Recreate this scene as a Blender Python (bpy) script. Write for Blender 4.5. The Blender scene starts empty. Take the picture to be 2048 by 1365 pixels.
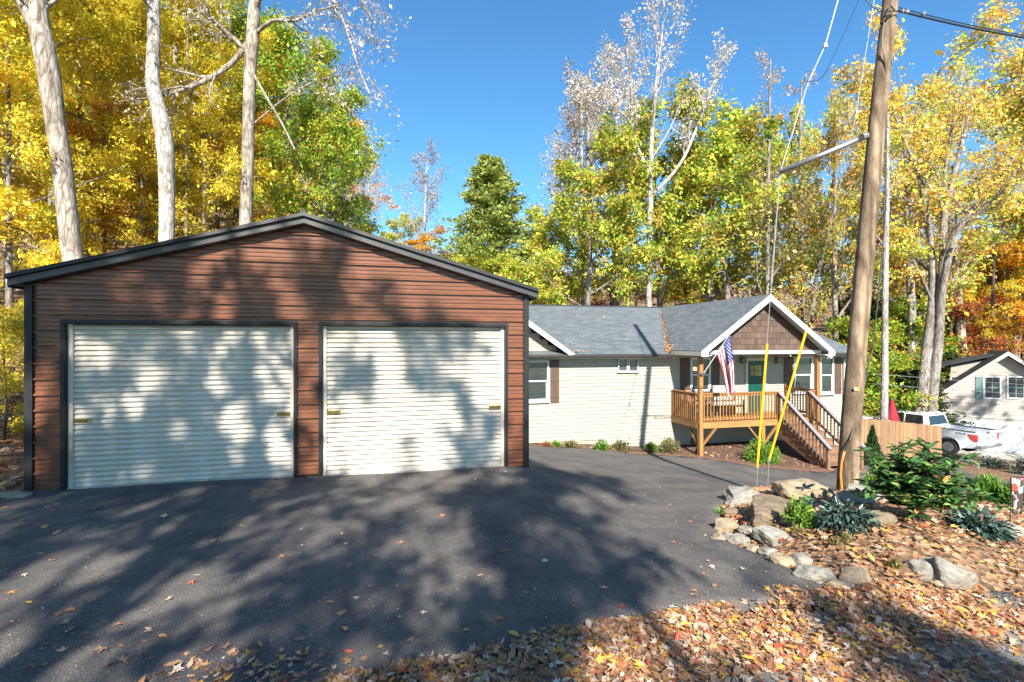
import bpy, bmesh, math, random
import numpy as np
from mathutils import Vector, Matrix, noise, geometry
scene = bpy.context.scene
col = scene.collection
random.seed(7)

# ---------------------------------------------------------------- camera
F, XV, HY = 1000.0, 3976.0, 685.0          # focal length in photo pixels, vanishing point offset, horizon row
CB = F/math.hypot(F, XV)*1.0
CA = XV/math.hypot(F, XV)                  # forward = (CB, CA), right = (CA, -CB)
EYE = 2.2
cam_d = bpy.data.cameras.new('camera'); cam = bpy.data.objects.new('camera', cam_d); col.objects.link(cam)
cam_d.sensor_width = 36.0; cam_d.lens = 36.0*F/2048.0
cam_d.shift_y = (HY-682.5)/2048.0
cam_d.clip_end = 2000; cam_d.clip_start = 0.05
cam.location = (0, 0, EYE); cam.rotation_euler = (math.radians(90), 0, -math.atan2(CB, CA))
scene.camera = cam

# ---------------------------------------------------------------- light
SUN_EL = 35.5
LAZ = math.radians(-5.0)                   # light travels a little to the left of the view direction
llat, ldep = math.sin(LAZ), math.cos(LAZ)
lx, ly = CA*llat + CB*ldep, -CB*llat + CA*ldep
world = bpy.data.worlds.new('World'); scene.world = world; world.use_nodes = True
wn = world.node_tree; bg = wn.nodes['Background']
sky = wn.nodes.new('ShaderNodeTexSky'); sky.sky_type = 'NISHITA'; sky.sun_disc = False
sky.sun_elevation = math.radians(SUN_EL)
sky.sun_rotation = math.atan2(-lx, -ly)
sky.altitude = 700; sky.air_density = 1.0; sky.dust_density = 0.3; sky.ozone_density = 3.0
hs = wn.nodes.new('ShaderNodeHueSaturation'); hs.inputs['Saturation'].default_value = 1.1; hs.inputs['Value'].default_value = 1.0
wn.links.new(sky.outputs[0], hs.inputs['Color']); tm = wn.nodes.new('ShaderNodeMix'); tm.data_type = 'RGBA'; tm.blend_type = 'MULTIPLY'; tm.inputs[0].default_value = 1.0; tm.inputs[7].default_value = (0.70, 1.04, 1.09, 1)
wn.links.new(hs.outputs[0], tm.inputs[6]); wn.links.new(tm.outputs[2], bg.inputs[0])
bg.inputs[1].default_value = 0.088
sun_d = bpy.data.lights.new('sun', 'SUN'); sun = bpy.data.objects.new('sun', sun_d); col.objects.link(sun)
sun_d.energy = 5.0; sun_d.angle = math.radians(0.5); sun_d.color = (1.0, 0.93, 0.82)
ldir = Vector((lx*math.cos(math.radians(SUN_EL)), ly*math.cos(math.radians(SUN_EL)), -math.sin(math.radians(SUN_EL))))
sun.rotation_euler = ldir.to_track_quat('-Z', 'Y').to_euler(); sun.location = (0, 0, 40)
scene.view_settings.view_transform = 'Standard'; scene.view_settings.look = 'None'
scene.view_settings.exposure = 1.4; scene.view_settings.gamma = 1; scene.view_settings.use_curve_mapping = False

# ---------------------------------------------------------------- placing helpers
def c2w(lat, dep, zr=0.0):                 # camera-relative metres -> world
    return Vector((CA*lat + CB*dep, -CB*lat + CA*dep, EYE + zr))
def P(px, py, Z):                          # photo pixel at depth Z -> world
    return c2w((px-1024.0)/F*Z, Z, -(py-HY)/F*Z)
def XP(px, Y):                             # world X of a pixel column on the plane Y
    u = (px-1024.0)/F
    return Y*(CB+u*CA)/(CA-u*CB)
def ZP(px, py, Y):                         # world height of a pixel on the plane Y
    X = XP(px, Y); return EYE - (py-HY)/F*(CB*X+CA*Y)
def depth(v): return CB*v[0]+CA*v[1]

# ---------------------------------------------------------------- scene-graph helpers
ORG = {}
def link(o): col.objects.link(o); return o
def tag(o, label=None, cat=None, group=None, kind=None):
    if label: o['label'] = label
    if cat: o['category'] = cat
    if group: o['group'] = group
    if kind: o['kind'] = kind
    return o
def thing(name, label, cat, loc, group=None):
    o = link(bpy.data.objects.new(name, None)); o.location = Vector(loc); o.empty_display_size = 0.2
    ORG[o.name] = Vector(loc)
    return tag(o, label, cat, group)
def org(p): return ORG.get(p.name, Vector((0, 0, 0))) if p else Vector((0, 0, 0))
class MB:
    def __init__(s): s.v = []; s.f = []; s.m = []; s.mi = 0
    def add(s, vs, fs):
        n = len(s.v); s.v.extend([tuple(v) for v in vs]); s.f.extend([tuple(i+n for i in f) for f in fs]); s.m.extend([s.mi]*len(fs)); return s
    def box(s, x0, y0, z0, x1, y1, z1):
        return s.add([(x0,y0,z0),(x1,y0,z0),(x1,y1,z0),(x0,y1,z0),(x0,y0,z1),(x1,y0,z1),(x1,y1,z1),(x0,y1,z1)],
                     [(0,3,2,1),(4,5,6,7),(0,1,5,4),(1,2,6,5),(2,3,7,6),(3,0,4,7)])
    def bar(s, a, b, w, h, up=(0,0,1)):    # a beam from a to b, width w, height h
        a = Vector(a); b = Vector(b); d = (b-a).normalized(); up = Vector(up)
        r = d.cross(up)
        if r.length < 1e-4: r = d.cross(Vector((0,1,0)))
        r.normalize(); u = r.cross(d).normalized(); r = r*w/2; u = u*h/2
        return s.add([a-r-u, a+r-u, a+r+u, a-r+u, b-r-u, b+r-u, b+r+u, b-r+u],
                     [(0,3,2,1),(4,5,6,7),(0,1,5,4),(1,2,6,5),(2,3,7,6),(3,0,4,7)][:0] or
                     [(0,1,2,3),(7,6,5,4),(0,4,5,1),(1,5,6,2),(2,6,7,3),(3,7,4,0)])
    def poly(s, pts): return s.add(pts, [tuple(range(len(pts)))])
    def prism(s, pts, off):                # polygon extruded by the vector off
        n = len(pts); off = Vector(off); a = [Vector(p) for p in pts]; b = [p+off for p in a]
        return s.add(a+b, [tuple(range(n))[::-1], tuple(range(n, 2*n))] + [(i, (i+1) % n, n+(i+1) % n, n+i) for i in range(n)])
    def tube(s, pts, rad, n=8, cap=True):
        pts = [Vector(p) for p in pts]
        if not hasattr(rad, '__len__'): rad = [rad]*len(pts)
        vs = []; fs = []; prev = None
        for i, p in enumerate(pts):
            d = (pts[min(i+1, len(pts)-1)]-pts[max(i-1, 0)]).normalized()
            if prev is None:
                r = d.cross(Vector((0.3, 0.9, 0.1)) if abs(d.y) < .9 else Vector((1, 0, 0))).normalized()
            else:
                r = (prev - d*prev.dot(d)).normalized()
            prev = r; q = d.cross(r)
            for k in range(n):
                a = 2*math.pi*k/n; vs.append(p+(r*math.cos(a)+q*math.sin(a))*rad[i])
        for i in range(len(pts)-1):
            for k in range(n):
                fs.append((i*n+k, i*n+(k+1) % n, (i+1)*n+(k+1) % n, (i+1)*n+k))
        if cap: fs.append(tuple(range(n))[::-1]); fs.append(tuple(range((len(pts)-1)*n, len(pts)*n)))
        return s.add(vs, fs)
    def build(s, name, mat, parent=None, smooth=False, bevel=0, origin=None):
        o0 = Vector(origin) if origin is not None else org(parent)
        me = bpy.data.meshes.new(name); me.from_pydata([tuple(Vector(v)-o0) for v in s.v], [], s.f)
        mats = mat if isinstance(mat, (list, tuple)) else [mat]
        for m in mats: me.materials.append(m)
        if len(mats) > 1: me.polygons.foreach_set('material_index', s.m)
        if smooth: me.polygons.foreach_set('use_smooth', [True]*len(me.polygons))
        me.update()
        o = link(bpy.data.objects.new(name, me))
        if parent: o.parent = parent
        if origin is not None: o.location = o0 - org(parent)
        if parent is not None: ORG[o.name] = o0
        elif origin is not None: ORG[o.name] = o0
        if bevel:
            b = o.modifiers.new('bevel', 'BEVEL'); b.width = bevel; b.segments = 2; b.limit_method = 'ANGLE'
        return o
def place(name, me, parent, loc, rot=(0, 0, 0), scale=(1, 1, 1)):   # an object sharing a mesh
    o = link(bpy.data.objects.new(name, me))
    if parent: o.parent = parent
    o.location = Vector(loc)-org(parent); o.rotation_euler = rot; o.scale = scale
    return o
def mesh_np(name, V, Fc, k, mats, smooth=False, mi=None):          # V (n,3), Fc (m,k) index array
    me = bpy.data.meshes.new(name)
    V = np.ascontiguousarray(V, dtype=np.float32); Fc = np.ascontiguousarray(Fc, dtype=np.int32)
    me.vertices.add(len(V)); me.vertices.foreach_set('co', V.ravel())
    me.loops.add(Fc.size); me.loops.foreach_set('vertex_index', Fc.ravel())
    me.polygons.add(len(Fc)); me.polygons.foreach_set('loop_start', np.arange(len(Fc), dtype=np.int32)*k)
    for m in mats: me.materials.append(m)
    if mi is not None: me.polygons.foreach_set('material_index', np.ascontiguousarray(mi, dtype=np.int32))
    if smooth: me.polygons.foreach_set('use_smooth', np.ones(len(Fc), dtype=bool))
    me.update(calc_edges=True); me.validate()
    return me

# ---------------------------------------------------------------- materials
def nt(name):
    m = bpy.data.materials.new(name); m.use_nodes = True
    t = m.node_tree; return m, t, t.nodes['Principled BSDF']
def ramp(t, stops, interp='LINEAR'):
    r = t.nodes.new('ShaderNodeValToRGB'); cr = r.color_ramp; cr.interpolation = interp
    while len(cr.elements) < len(stops): cr.elements.new(0.5)
    for e, (p, c) in zip(cr.elements, stops): e.position = p; e.color = (c[0], c[1], c[2], 1)
    return r
def coords(t, scale=(1, 1, 1), rot=(0, 0, 0)):
    tc = t.nodes.new('ShaderNodeTexCoord'); mp = t.nodes.new('ShaderNodeMapping')
    mp.inputs['Scale'].default_value = scale; mp.inputs['Rotation'].default_value = rot
    t.links.new(tc.outputs['Object'], mp.inputs[0]); return mp.outputs[0]
def noise_n(t, vec, scale, detail=4, rough=.6):
    n = t.nodes.new('ShaderNodeTexNoise'); n.inputs['Scale'].default_value = scale; n.inputs['Detail'].default_value = detail
    n.inputs['Roughness'].default_value = rough; t.links.new(vec, n.inputs['Vector']); return n.outputs['Fac']
def bump(t, b, h, strength, dist=.01):
    n = t.nodes.new('ShaderNodeBump'); n.inputs['Strength'].default_value = strength; n.inputs['Distance'].default_value = dist
    t.links.new(h, n.inputs['Height']); t.links.new(n.outputs[0], b.inputs['Normal']); return n
def mix(t, fac, a, b, mode='MIX'):
    n = t.nodes.new('ShaderNodeMix'); n.data_type = 'RGBA'; n.blend_type = mode
    for s, v in ((0, fac), (6, a), (7, b)):
        if isinstance(v, (int, float)): n.inputs[s].default_value = v
        elif isinstance(v, tuple): n.inputs[s].default_value = (v[0], v[1], v[2], 1)
        else: t.links.new(v, n.inputs[s])
    return n.outputs[2]
def simple(name, c, rough=.6, metal=0, var=.12, scale=6, bmp=.15, coat=0, spec=.5, bscale=None, stretch=(1, 1, 1)):
    m, t, b = nt(name); v = coords(t, stretch)
    n = noise_n(t, v, scale, 5, .65)
    r = ramp(t, [(.3, tuple(x*(1-var) for x in c)), (.7, tuple(min(1, x*(1+var)) for x in c))])
    t.links.new(n, r.inputs[0]); t.links.new(r.outputs[0], b.inputs['Base Color'])
    b.inputs['Roughness'].default_value = rough; b.inputs['Metallic'].default_value = metal
    b.inputs['Specular IOR Level'].default_value = spec
    if coat: b.inputs['Coat Weight'].default_value = coat; b.inputs['Coat Roughness'].default_value = .08
    if bmp: bump(t, b, noise_n(t, v, bscale or scale*8, 3), bmp, .004)
    return m
def wood(name, c1, c2, axis='z', rough=.7, scale=9, rand=.25):
    m, t, b = nt(name)
    s = {'x': (.08, 1, 1), 'y': (1, .08, 1), 'z': (1, 1, .08)}[axis]
    v = coords(t, s)
    oi = t.nodes.new('ShaderNodeObjectInfo')
    add = t.nodes.new('ShaderNodeVectorMath'); add.operation = 'ADD'; t.links.new(v, add.inputs[0])
    mul = t.nodes.new('ShaderNodeMath'); mul.operation = 'MULTIPLY'; mul.inputs[1].default_value = 37.0
    t.links.new(oi.outputs['Random'], mul.inputs[0]); t.links.new(mul.outputs[0], add.inputs[1])
    n = noise_n(t, add.outputs[0], scale, 6, .7); n2 = noise_n(t, add.outputs[0], scale*5, 4, .7)
    r = ramp(t, [(.32, c1), (.62, c2)]); t.links.new(n, r.inputs[0])
    g = ramp(t, [(.35, (.75, .72, .7)), (.6, (1, 1, 1))]); t.links.new(n2, g.inputs[0])
    c = mix(t, .8, r.outputs[0], g.outputs[0], 'MULTIPLY')
    rr = ramp(t, [(0, (1-rand,)*3), (1, (1, 1, 1))]); t.links.new(oi.outputs['Random'], rr.inputs[0])
    c = mix(t, 1.0, c, rr.outputs[0], 'MULTIPLY')
    t.links.new(c, b.inputs['Base Color']); b.inputs['Roughness'].default_value = rough
    bump(t, b, n2, .25, .004); return m
def leafmat(name, stops, trans=.35, rough=.5, interp='CONSTANT', obj_rand=True, patch=0.0, palt=(.5,.25,.03)):
    m = bpy.data.materials.new(name); m.use_nodes = True; t = m.node_tree
    for n in list(t.nodes): t.nodes.remove(n)
    out = t.nodes.new('ShaderNodeOutputMaterial')
    g = t.nodes.new('ShaderNodeNewGeometry')
    r = ramp(t, stops, interp); t.links.new(g.outputs['Random Per Island'], r.inputs[0]); c = r.outputs[0]
    if patch:
        tc = t.nodes.new('ShaderNodeTexCoord')
        n = noise_n(t, tc.outputs['Object'], .55, 2, .5)
        rr = ramp(t, [(.52, (0, 0, 0)), (.66, (patch,)*3)]); t.links.new(n, rr.inputs[0])
        c = mix(t, rr.outputs[0], c, palt)
    oi = t.nodes.new('ShaderNodeObjectInfo')
    h = t.nodes.new('ShaderNodeHueSaturation')
    ma = t.nodes.new('ShaderNodeMapRange'); ma.inputs[3].default_value = .8; ma.inputs[4].default_value = 1.2
    t.links.new(oi.outputs['Random'], ma.inputs[0]); t.links.new(ma.outputs[0], h.inputs['Value']); t.links.new(c, h.inputs['Color'])
    p = t.nodes.new('ShaderNodeBsdfPrincipled'); p.inputs['Roughness'].default_value = rough
    p.inputs['Specular IOR Level'].default_value = .3
    tr = t.nodes.new('ShaderNodeBsdfTranslucent'); mx = t.nodes.new('ShaderNodeMixShader'); mx.inputs[0].default_value = trans
    t.links.new(h.outputs[0], p.inputs['Base Color']); t.links.new(h.outputs[0], tr.inputs[0])
    t.links.new(p.outputs[0], mx.inputs[1]); t.links.new(tr.outputs[0], mx.inputs[2]); t.links.new(mx.outputs[0], out.inputs[0])
    return m

M = {}
# wood-print brown steel
def brown_steel():
    m, t, b = nt('brown_steel')
    v = coords(t, (.25, 1, 3)); n = noise_n(t, v, 5, 5, .7); n2 = noise_n(t, coords(t, (2, 8, 30)), 3, 4, .7)
    r = ramp(t, [(.3, (.115, .042, .021)), (.7, (.205, .082, .043))]); t.links.new(n, r.inputs[0])
    g = ramp(t, [(.35, (.72, .72, .72)), (.65, (1, 1, 1))]); t.links.new(n2, g.inputs[0])
    t.links.new(mix(t, .8, r.outputs[0], g.outputs[0], 'MULTIPLY'), b.inputs['Base Color'])
    b.inputs['Roughness'].default_value = .33; b.inputs['Specular IOR Level'].default_value = .5
    bump(t, b, noise_n(t, coords(t, (.6, 1, 1)), 2.2, 2), .25, .02); return m
M['brown_steel'] = brown_steel()
M['black_metal'] = simple('black_metal', (.012, .013, .014), .5, 0, .3, 5, .15, spec=.35)
def door_paint():
    m, t, b = nt('door_paint')
    n = noise_n(t, coords(t, (1, 1, .15)), 5, 6, .7); n2 = noise_n(t, coords(t), 1.5, 5, .6)
    r = ramp(t, [(.25, (.46, .41, .34)), (.65, (.63, .58, .50))]); t.links.new(n, r.inputs[0])
    g = ramp(t, [(.32, (.74, .71, .64)), (.58, (1, 1, 1))]); t.links.new(n2, g.inputs[0])
    t.links.new(mix(t, 1.0, r.outputs[0], g.outputs[0], 'MULTIPLY'), b.inputs['Base Color'])
    b.inputs['Roughness'].default_value = .4; return m
M['door_paint'] = door_paint()
M['brass'] = simple('brass', (.32, .25, .09), .35, .8, .3, 20, .1)
M['steel'] = simple('galvanised_steel', (.42, .43, .44), .4, .8, .25, 12, .1)
M['white'] = simple('white_trim', (.60, .61, .63), .5, 0, .05, 3, .05)
M['cream'] = simple('cream_trim', (.46, .45, .38), .5, 0, .06, 3, .05)
M['green_siding'] = simple('sage_green_siding', (.33, .32, .262), .55, 0, .07, 2.5, .2, bscale=40, stretch=(.3, 1, 1))
M['grey_siding'] = simple('beige_siding', (.34, .30, .265), .55, 0, .06, 2.5, .2, bscale=40, stretch=(.3, 1, 1))
M['found'] = simple('foundation_parge', (.30, .27, .23), .9, 0, .25, 4, .4)
M['dark'] = simple('dark_leak_block', (.02, .02, .022), .7, 0, .3, 2, 0)
M['shutter'] = wood('brown_shutter', (.075, .045, .03), (.12, .07, .045), 'z', .6, 8, .1)
M['shake'] = wood('cedar_shake', (.085, .052, .037), (.155, .10, .07), 'z', .8, 14, .45)
M['deck'] = wood('deck_wood', (.27, .12, .035), (.42, .21, .065), 'z', .65, 10, .35)
M['deckx'] = wood('deck_wood_long', (.28, .125, .037), (.43, .22, .07), 'x', .65, 10, .3)
M['decky'] = wood('deck_wood_deep', (.27, .13, .05), (.40, .21, .08), 'y', .65, 10, .3)
M['stair'] = wood('stair_wood', (.17, .09, .05), (.28, .16, .095), 'y', .75, 9, .25)
M['rail_cap'] = simple('grey_rail_cap', (.22, .205, .22), .4, 0, .15, 8, .1)
M['fence'] = wood('fence_plank', (.26, .145, .07), (.38, .23, .12), 'z', .75, 7, .3)
M['teal'] = simple('teal_door', (.004, .06, .045), .35, 0, .1, 3, .05)
M['blinds'] = simple('blinds', (.30, .32, .33), .6, 0, .1, 2, 0)
M['fabric'] = simple('cushion', (.36, .35, .33), .9, 0, .08, 20, .3)
M['wicker'] = simple('wicker', (.07, .045, .03), .7, 0, .3, 60, .6)
M['yellow'] = simple('yellow_guard', (.78, .46, .02), .4, 0, .12, 8, .1)
M['orange'] = simple('orange_conduit', (.75, .2, .03), .45, 0, .1, 8, .1)
M['cable'] = simple('black_cable', (.015, .015, .018), .5, 0, .2, 8, .1)
M['wire'] = simple('steel_wire', (.5, .52, .55), .35, .7, .1, 30, 0)
M['pole'] = None
def glass(name, c=(.03, .035, .04), rough=.04):
    m, t, b = nt(name); b.inputs['Base Color'].default_value = (*c, 1); b.inputs['Roughness'].default_value = rough
    b.inputs['Specular IOR Level'].default_value = .9
    n = noise_n(t, coords(t), 1.3, 2); bump(t, b, n, .04, .02); return m
M['glass'] = glass('window_glass')
M['car_glass'] = glass('car_glass', (.015, .018, .02), .03)
M['white_paint'] = simple('white_car_paint', (.72, .74, .77), .3, 0, .02, 2, 0, coat=1)
M['tyre'] = simple('tyre_rubber', (.02, .02, .022), .85, 0, .3, 20, .3)
M['chrome'] = simple('chrome', (.6, .6, .62), .15, 1, .1, 6, 0)
M['rim'] = simple('alloy_rim', (.3, .3, .32), .3, .9, .1, 6, 0)
M['red_lens'] = simple('red_lens', (.5, .015, .01), .15, 0, .15, 10, 0, coat=1)
M['plastic'] = simple('black_plastic', (.025, .025, .027), .6, 0, .2, 10, .1)
M['red_cloth'] = simple('red_cloth', (.24, .01, .022), .85, 0, .2, 10, .3)
M['flag_red'] = simple('flag_red', (.55, .02, .04), .75, 0, .06, 30, .1)
M['flag_white'] = simple('flag_white', (.75, .74, .76), .75, 0, .04, 30, .1)
M['flag_blue'] = simple('flag_blue', (.035, .04, .16), .75, 0, .08, 30, .1)
M['green_shutter'] = simple('grey_green_shutter', (.10, .18, .17), .6, 0, .08, 5, .1)
def shingles(name, c1, c2):
    m, t, b = nt(name)
    tc = t.nodes.new('ShaderNodeTexCoord')
    br = t.nodes.new('ShaderNodeTexBrick'); br.inputs['Scale'].default_value = 1.0
    br.inputs['Brick Width'].default_value = .33; br.inputs['Row Height'].default_value = .14; br.inputs['Mortar Size'].default_value = .008
    br.inputs['Color1'].default_value = (*c1, 1); br.inputs['Color2'].default_value = (*c2, 1); br.inputs['Mortar'].default_value = (c1[0]*.35, c1[1]*.35, c1[2]*.35, 1)
    t.links.new(tc.outputs['UV'], br.inputs['Vector'])
    n = noise_n(t, tc.outputs['Object'], 60, 3, .8); n2 = noise_n(t, tc.outputs['Object'], .8, 4, .6)
    g = ramp(t, [(.3, (.6, .6, .6)), (.7, (1.0, 1.0, 1.0))]); t.links.new(n, g.inputs[0])
    g2 = ramp(t, [(.3, (.82, .84, .86)), (.7, (1.0, 1.0, 1.0))]); t.links.new(n2, g2.inputs[0])
    c = mix(t, 1.0, br.outputs[0], g.outputs[0], 'MULTIPLY'); c = mix(t, 1.0, c, g2.outputs[0], 'MULTIPLY')
    t.links.new(c, b.inputs['Base Color']); b.inputs['Roughness'].default_value = .85
    bump(t, b, br.outputs['Fac'], -.5, .006); return m
M['shingle'] = shingles('slate_shingles', (.115, .135, .15), (.18, .205, .22))
M['shingle2'] = shingles('dark_shingles', (.10, .105, .12), (.14, .145, .16))
def asphalt():
    m, t, b = nt('asphalt'); v = coords(t)
    fine = noise_n(t, v, 75, 3, .9); mid = noise_n(t, v, 1.3, 8, .72); big = noise_n(t, v, .35, 6, .7)
    vo = t.nodes.new('ShaderNodeTexVoronoi'); vo.inputs['Scale'].default_value = 50; t.links.new(v, vo.inputs['Vector'])
    r = ramp(t, [(.3, (.042, .041, .042)), (.52, (.09, .086, .084)), (.72, (.26, .24, .22))]); t.links.new(fine, r.inputs[0])
    g = ramp(t, [(.35, (.52, .52, .57)), (.65, (1.35, 1.28, 1.16))]); t.links.new(mid, g.inputs[0])
    c = mix(t, 1.0, r.outputs[0], g.outputs[0], 'MULTIPLY')
    d = ramp(t, [(.5, (0, 0, 0)), (.72, (.45, .45, .45))]); t.links.new(big, d.inputs[0])
    c = mix(t, d.outputs[0], c, (.15, .135, .115))
    sp = ramp(t, [(.0, (1, 1, 1)), (.07, (0, 0, 0))]); t.links.new(vo.outputs['Distance'], sp.inputs[0])
    c = mix(t, sp.outputs[0], c, (.22, .21, .19))
    t.links.new(c, b.inputs['Base Color']); b.inputs['Roughness'].default_value = .8
    vb = t.nodes.new('ShaderNodeTexVoronoi'); vb.inputs['Scale'].default_value = 70; t.links.new(v, vb.inputs['Vector'])
    bump(t, b, vb.outputs['Distance'], .7, .006); return m
M['asphalt'] = asphalt()
def road_mat():
    m, t, b = nt('road_gravel_paving'); v = coords(t)
    fine = noise_n(t, v, 90, 3, .9); mid = noise_n(t, v, 2.0, 5, .65)
    r = ramp(t, [(.3, (.12, .115, .105)), (.55, (.23, .215, .195)), (.75, (.38, .36, .33))]); t.links.new(fine, r.inputs[0])
    g = ramp(t, [(.35, (.7, .68, .66)), (.65, (1.15, 1.1, 1.05))]); t.links.new(mid, g.inputs[0])
    t.links.new(mix(t, 1.0, r.outputs[0], g.outputs[0], 'MULTIPLY'), b.inputs['Base Color']); b.inputs['Roughness'].default_value = .9
    vb = t.nodes.new('ShaderNodeTexVoronoi'); vb.inputs['Scale'].default_value = 60; t.links.new(v, vb.inputs['Vector'])
    bump(t, b, vb.outputs['Distance'], .8, .01); return m
M['road'] = road_mat()
def litter_mat():
    m, t, b = nt('leaf_litter_soil'); v = coords(t)
    vo = t.nodes.new('ShaderNodeTexVoronoi'); vo.inputs['Scale'].default_value = 17; t.links.new(v, vo.inputs['Vector'])
    vo2 = t.nodes.new('ShaderNodeTexVoronoi'); vo2.inputs['Scale'].default_value = 2.2; t.links.new(v, vo2.inputs['Vector'])
    sx = t.nodes.new('ShaderNodeSeparateColor'); t.links.new(vo.outputs['Color'], sx.inputs[0])
    r = ramp(t, [(0, (.09, .05, .025)), (.2, (.17, .10, .055)), (.4, (.25, .15, .085)), (.6, (.31, .20, .12)), (.8, (.34, .20, .08)), (.92, (.25, .10, .05))], 'CONSTANT')
    t.links.new(sx.outputs[0], r.inputs[0])
    n = noise_n(t, v, .5, 5, .65); g = ramp(t, [(.4, (0, 0, 0)), (.6, (.85, .85, .85))]); t.links.new(n, g.inputs[0])
    n3 = noise_n(t, v, 14, 5, .7); s = ramp(t, [(.3, (.07, .042, .022)), (.7, (.19, .12, .065))]); t.links.new(n3, s.inputs[0])
    c = mix(t, g.outputs[0], r.outputs[0], s.outputs[0])
    t.links.new(c, b.inputs['Base Color']); b.inputs['Roughness'].default_value = .9
    bump(t, b, vo.outputs['Distance'], .9, .04); return m
M['litter'] = litter_mat()
M['mulch'] = simple('bark_mulch', (.10, .055, .036), .95, 0, .7, 30, 1.0)
def rockmat(name, c1, c2, moss=.3):
    m, t, b = nt(name); v = coords(t); oi = t.nodes.new('ShaderNodeObjectInfo')
    n = noise_n(t, v, 4, 6, .7); n2 = noise_n(t, coords(t, (1, 1, 5), (.4, .2, 0)), 6, 6, .75); n3 = noise_n(t, v, 2.2, 4, .7)
    r = ramp(t, [(.3, c1), (.65, c2)]); t.links.new(n, r.inputs[0])
    g = ramp(t, [(.35, (.55, .5, .45)), (.6, (1.05, 1.03, 1))]); t.links.new(n2, g.inputs[0])
    c = mix(t, .75, r.outputs[0], g.outputs[0], 'MULTIPLY')
    mo = ramp(t, [(.55, (0, 0, 0)), (.68, (moss,)*3)]); t.links.new(n3, mo.inputs[0]); c = mix(t, mo.outputs[0], c, (.17, .13, .04))
    t.links.new(c, b.inputs['Base Color']); b.inputs['Roughness'].default_value = .85
    bump(t, b, n2, .9, .03); return m
M['rock_grey'] = rockmat('grey_rock', (.19, .185, .165), (.35, .335, .30), .6)
M['rock_tan'] = rockmat('tan_rock', (.26, .20, .13), (.42, .345, .245), .7)
M['rock_dark'] = rockmat('brown_rock', (.14, .105, .07), (.25, .195, .14), .9)
def bark(name, c1, c2, sc=3.0, moss=.0):
    m, t, b = nt(name); v = coords(t, (1, 1, .18))
    n = noise_n(t, v, sc*4, 6, .75); n2 = noise_n(t, coords(t, (1, 1, .6)), 1.7, 6, .7)
    vo = t.nodes.new('ShaderNodeTexVoronoi'); vo.feature = 'DISTANCE_TO_EDGE'; vo.inputs['Scale'].default_value = sc*2.8
    t.links.new(v, vo.inputs['Vector'])
    r = ramp(t, [(.36, c1), (.58, c2)]); t.links.new(n, r.inputs[0])
    g = ramp(t, [(.38, (.38, .34, .30)), (.56, (1, 1, 1))]); t.links.new(n2, g.inputs[0])
    c = mix(t, .8, r.outputs[0], g.outputs[0], 'MULTIPLY')
    e = ramp(t, [(0, (.3, .26, .22)), (.16, (1, 1, 1))]); t.links.new(vo.outputs[0], e.inputs[0])
    c = mix(t, .75, c, e.outputs[0], 'MULTIPLY')
    t.links.new(c, b.inputs['Base Color']); b.inputs['Roughness'].default_value = .9
    bump(t, b, vo.outputs[0], .6, .03); return m
M['bark_pale'] = bark('pale_bark', (.20, .165, .13), (.46, .41, .35), 2.6)
M['bark_white'] = bark('white_bark', (.32, .29, .265), (.56, .53, .50), 3)
M['bark_grey'] = bark('grey_bark', (.17, .15, .14), (.34, .31, .29), 3)
M['bark_dark'] = bark('dark_bark', (.05, .04, .03), (.13, .105, .085), 3)
M['pole'] = bark('pole_wood', (.15, .10, .062), (.36, .27, .18), 1.5)

M['gutter'] = simple('brown_gutter', (.04, .035, .032), .45, 0, .15, 5, .05)

M['rake_metal'] = simple('sunlit_black_trim', (.036, .038, .04), .4, 0, .35, 2.5, .1, spec=.5)  # black trim in a lighter copy, sunlight on the rake put into its colour
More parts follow.
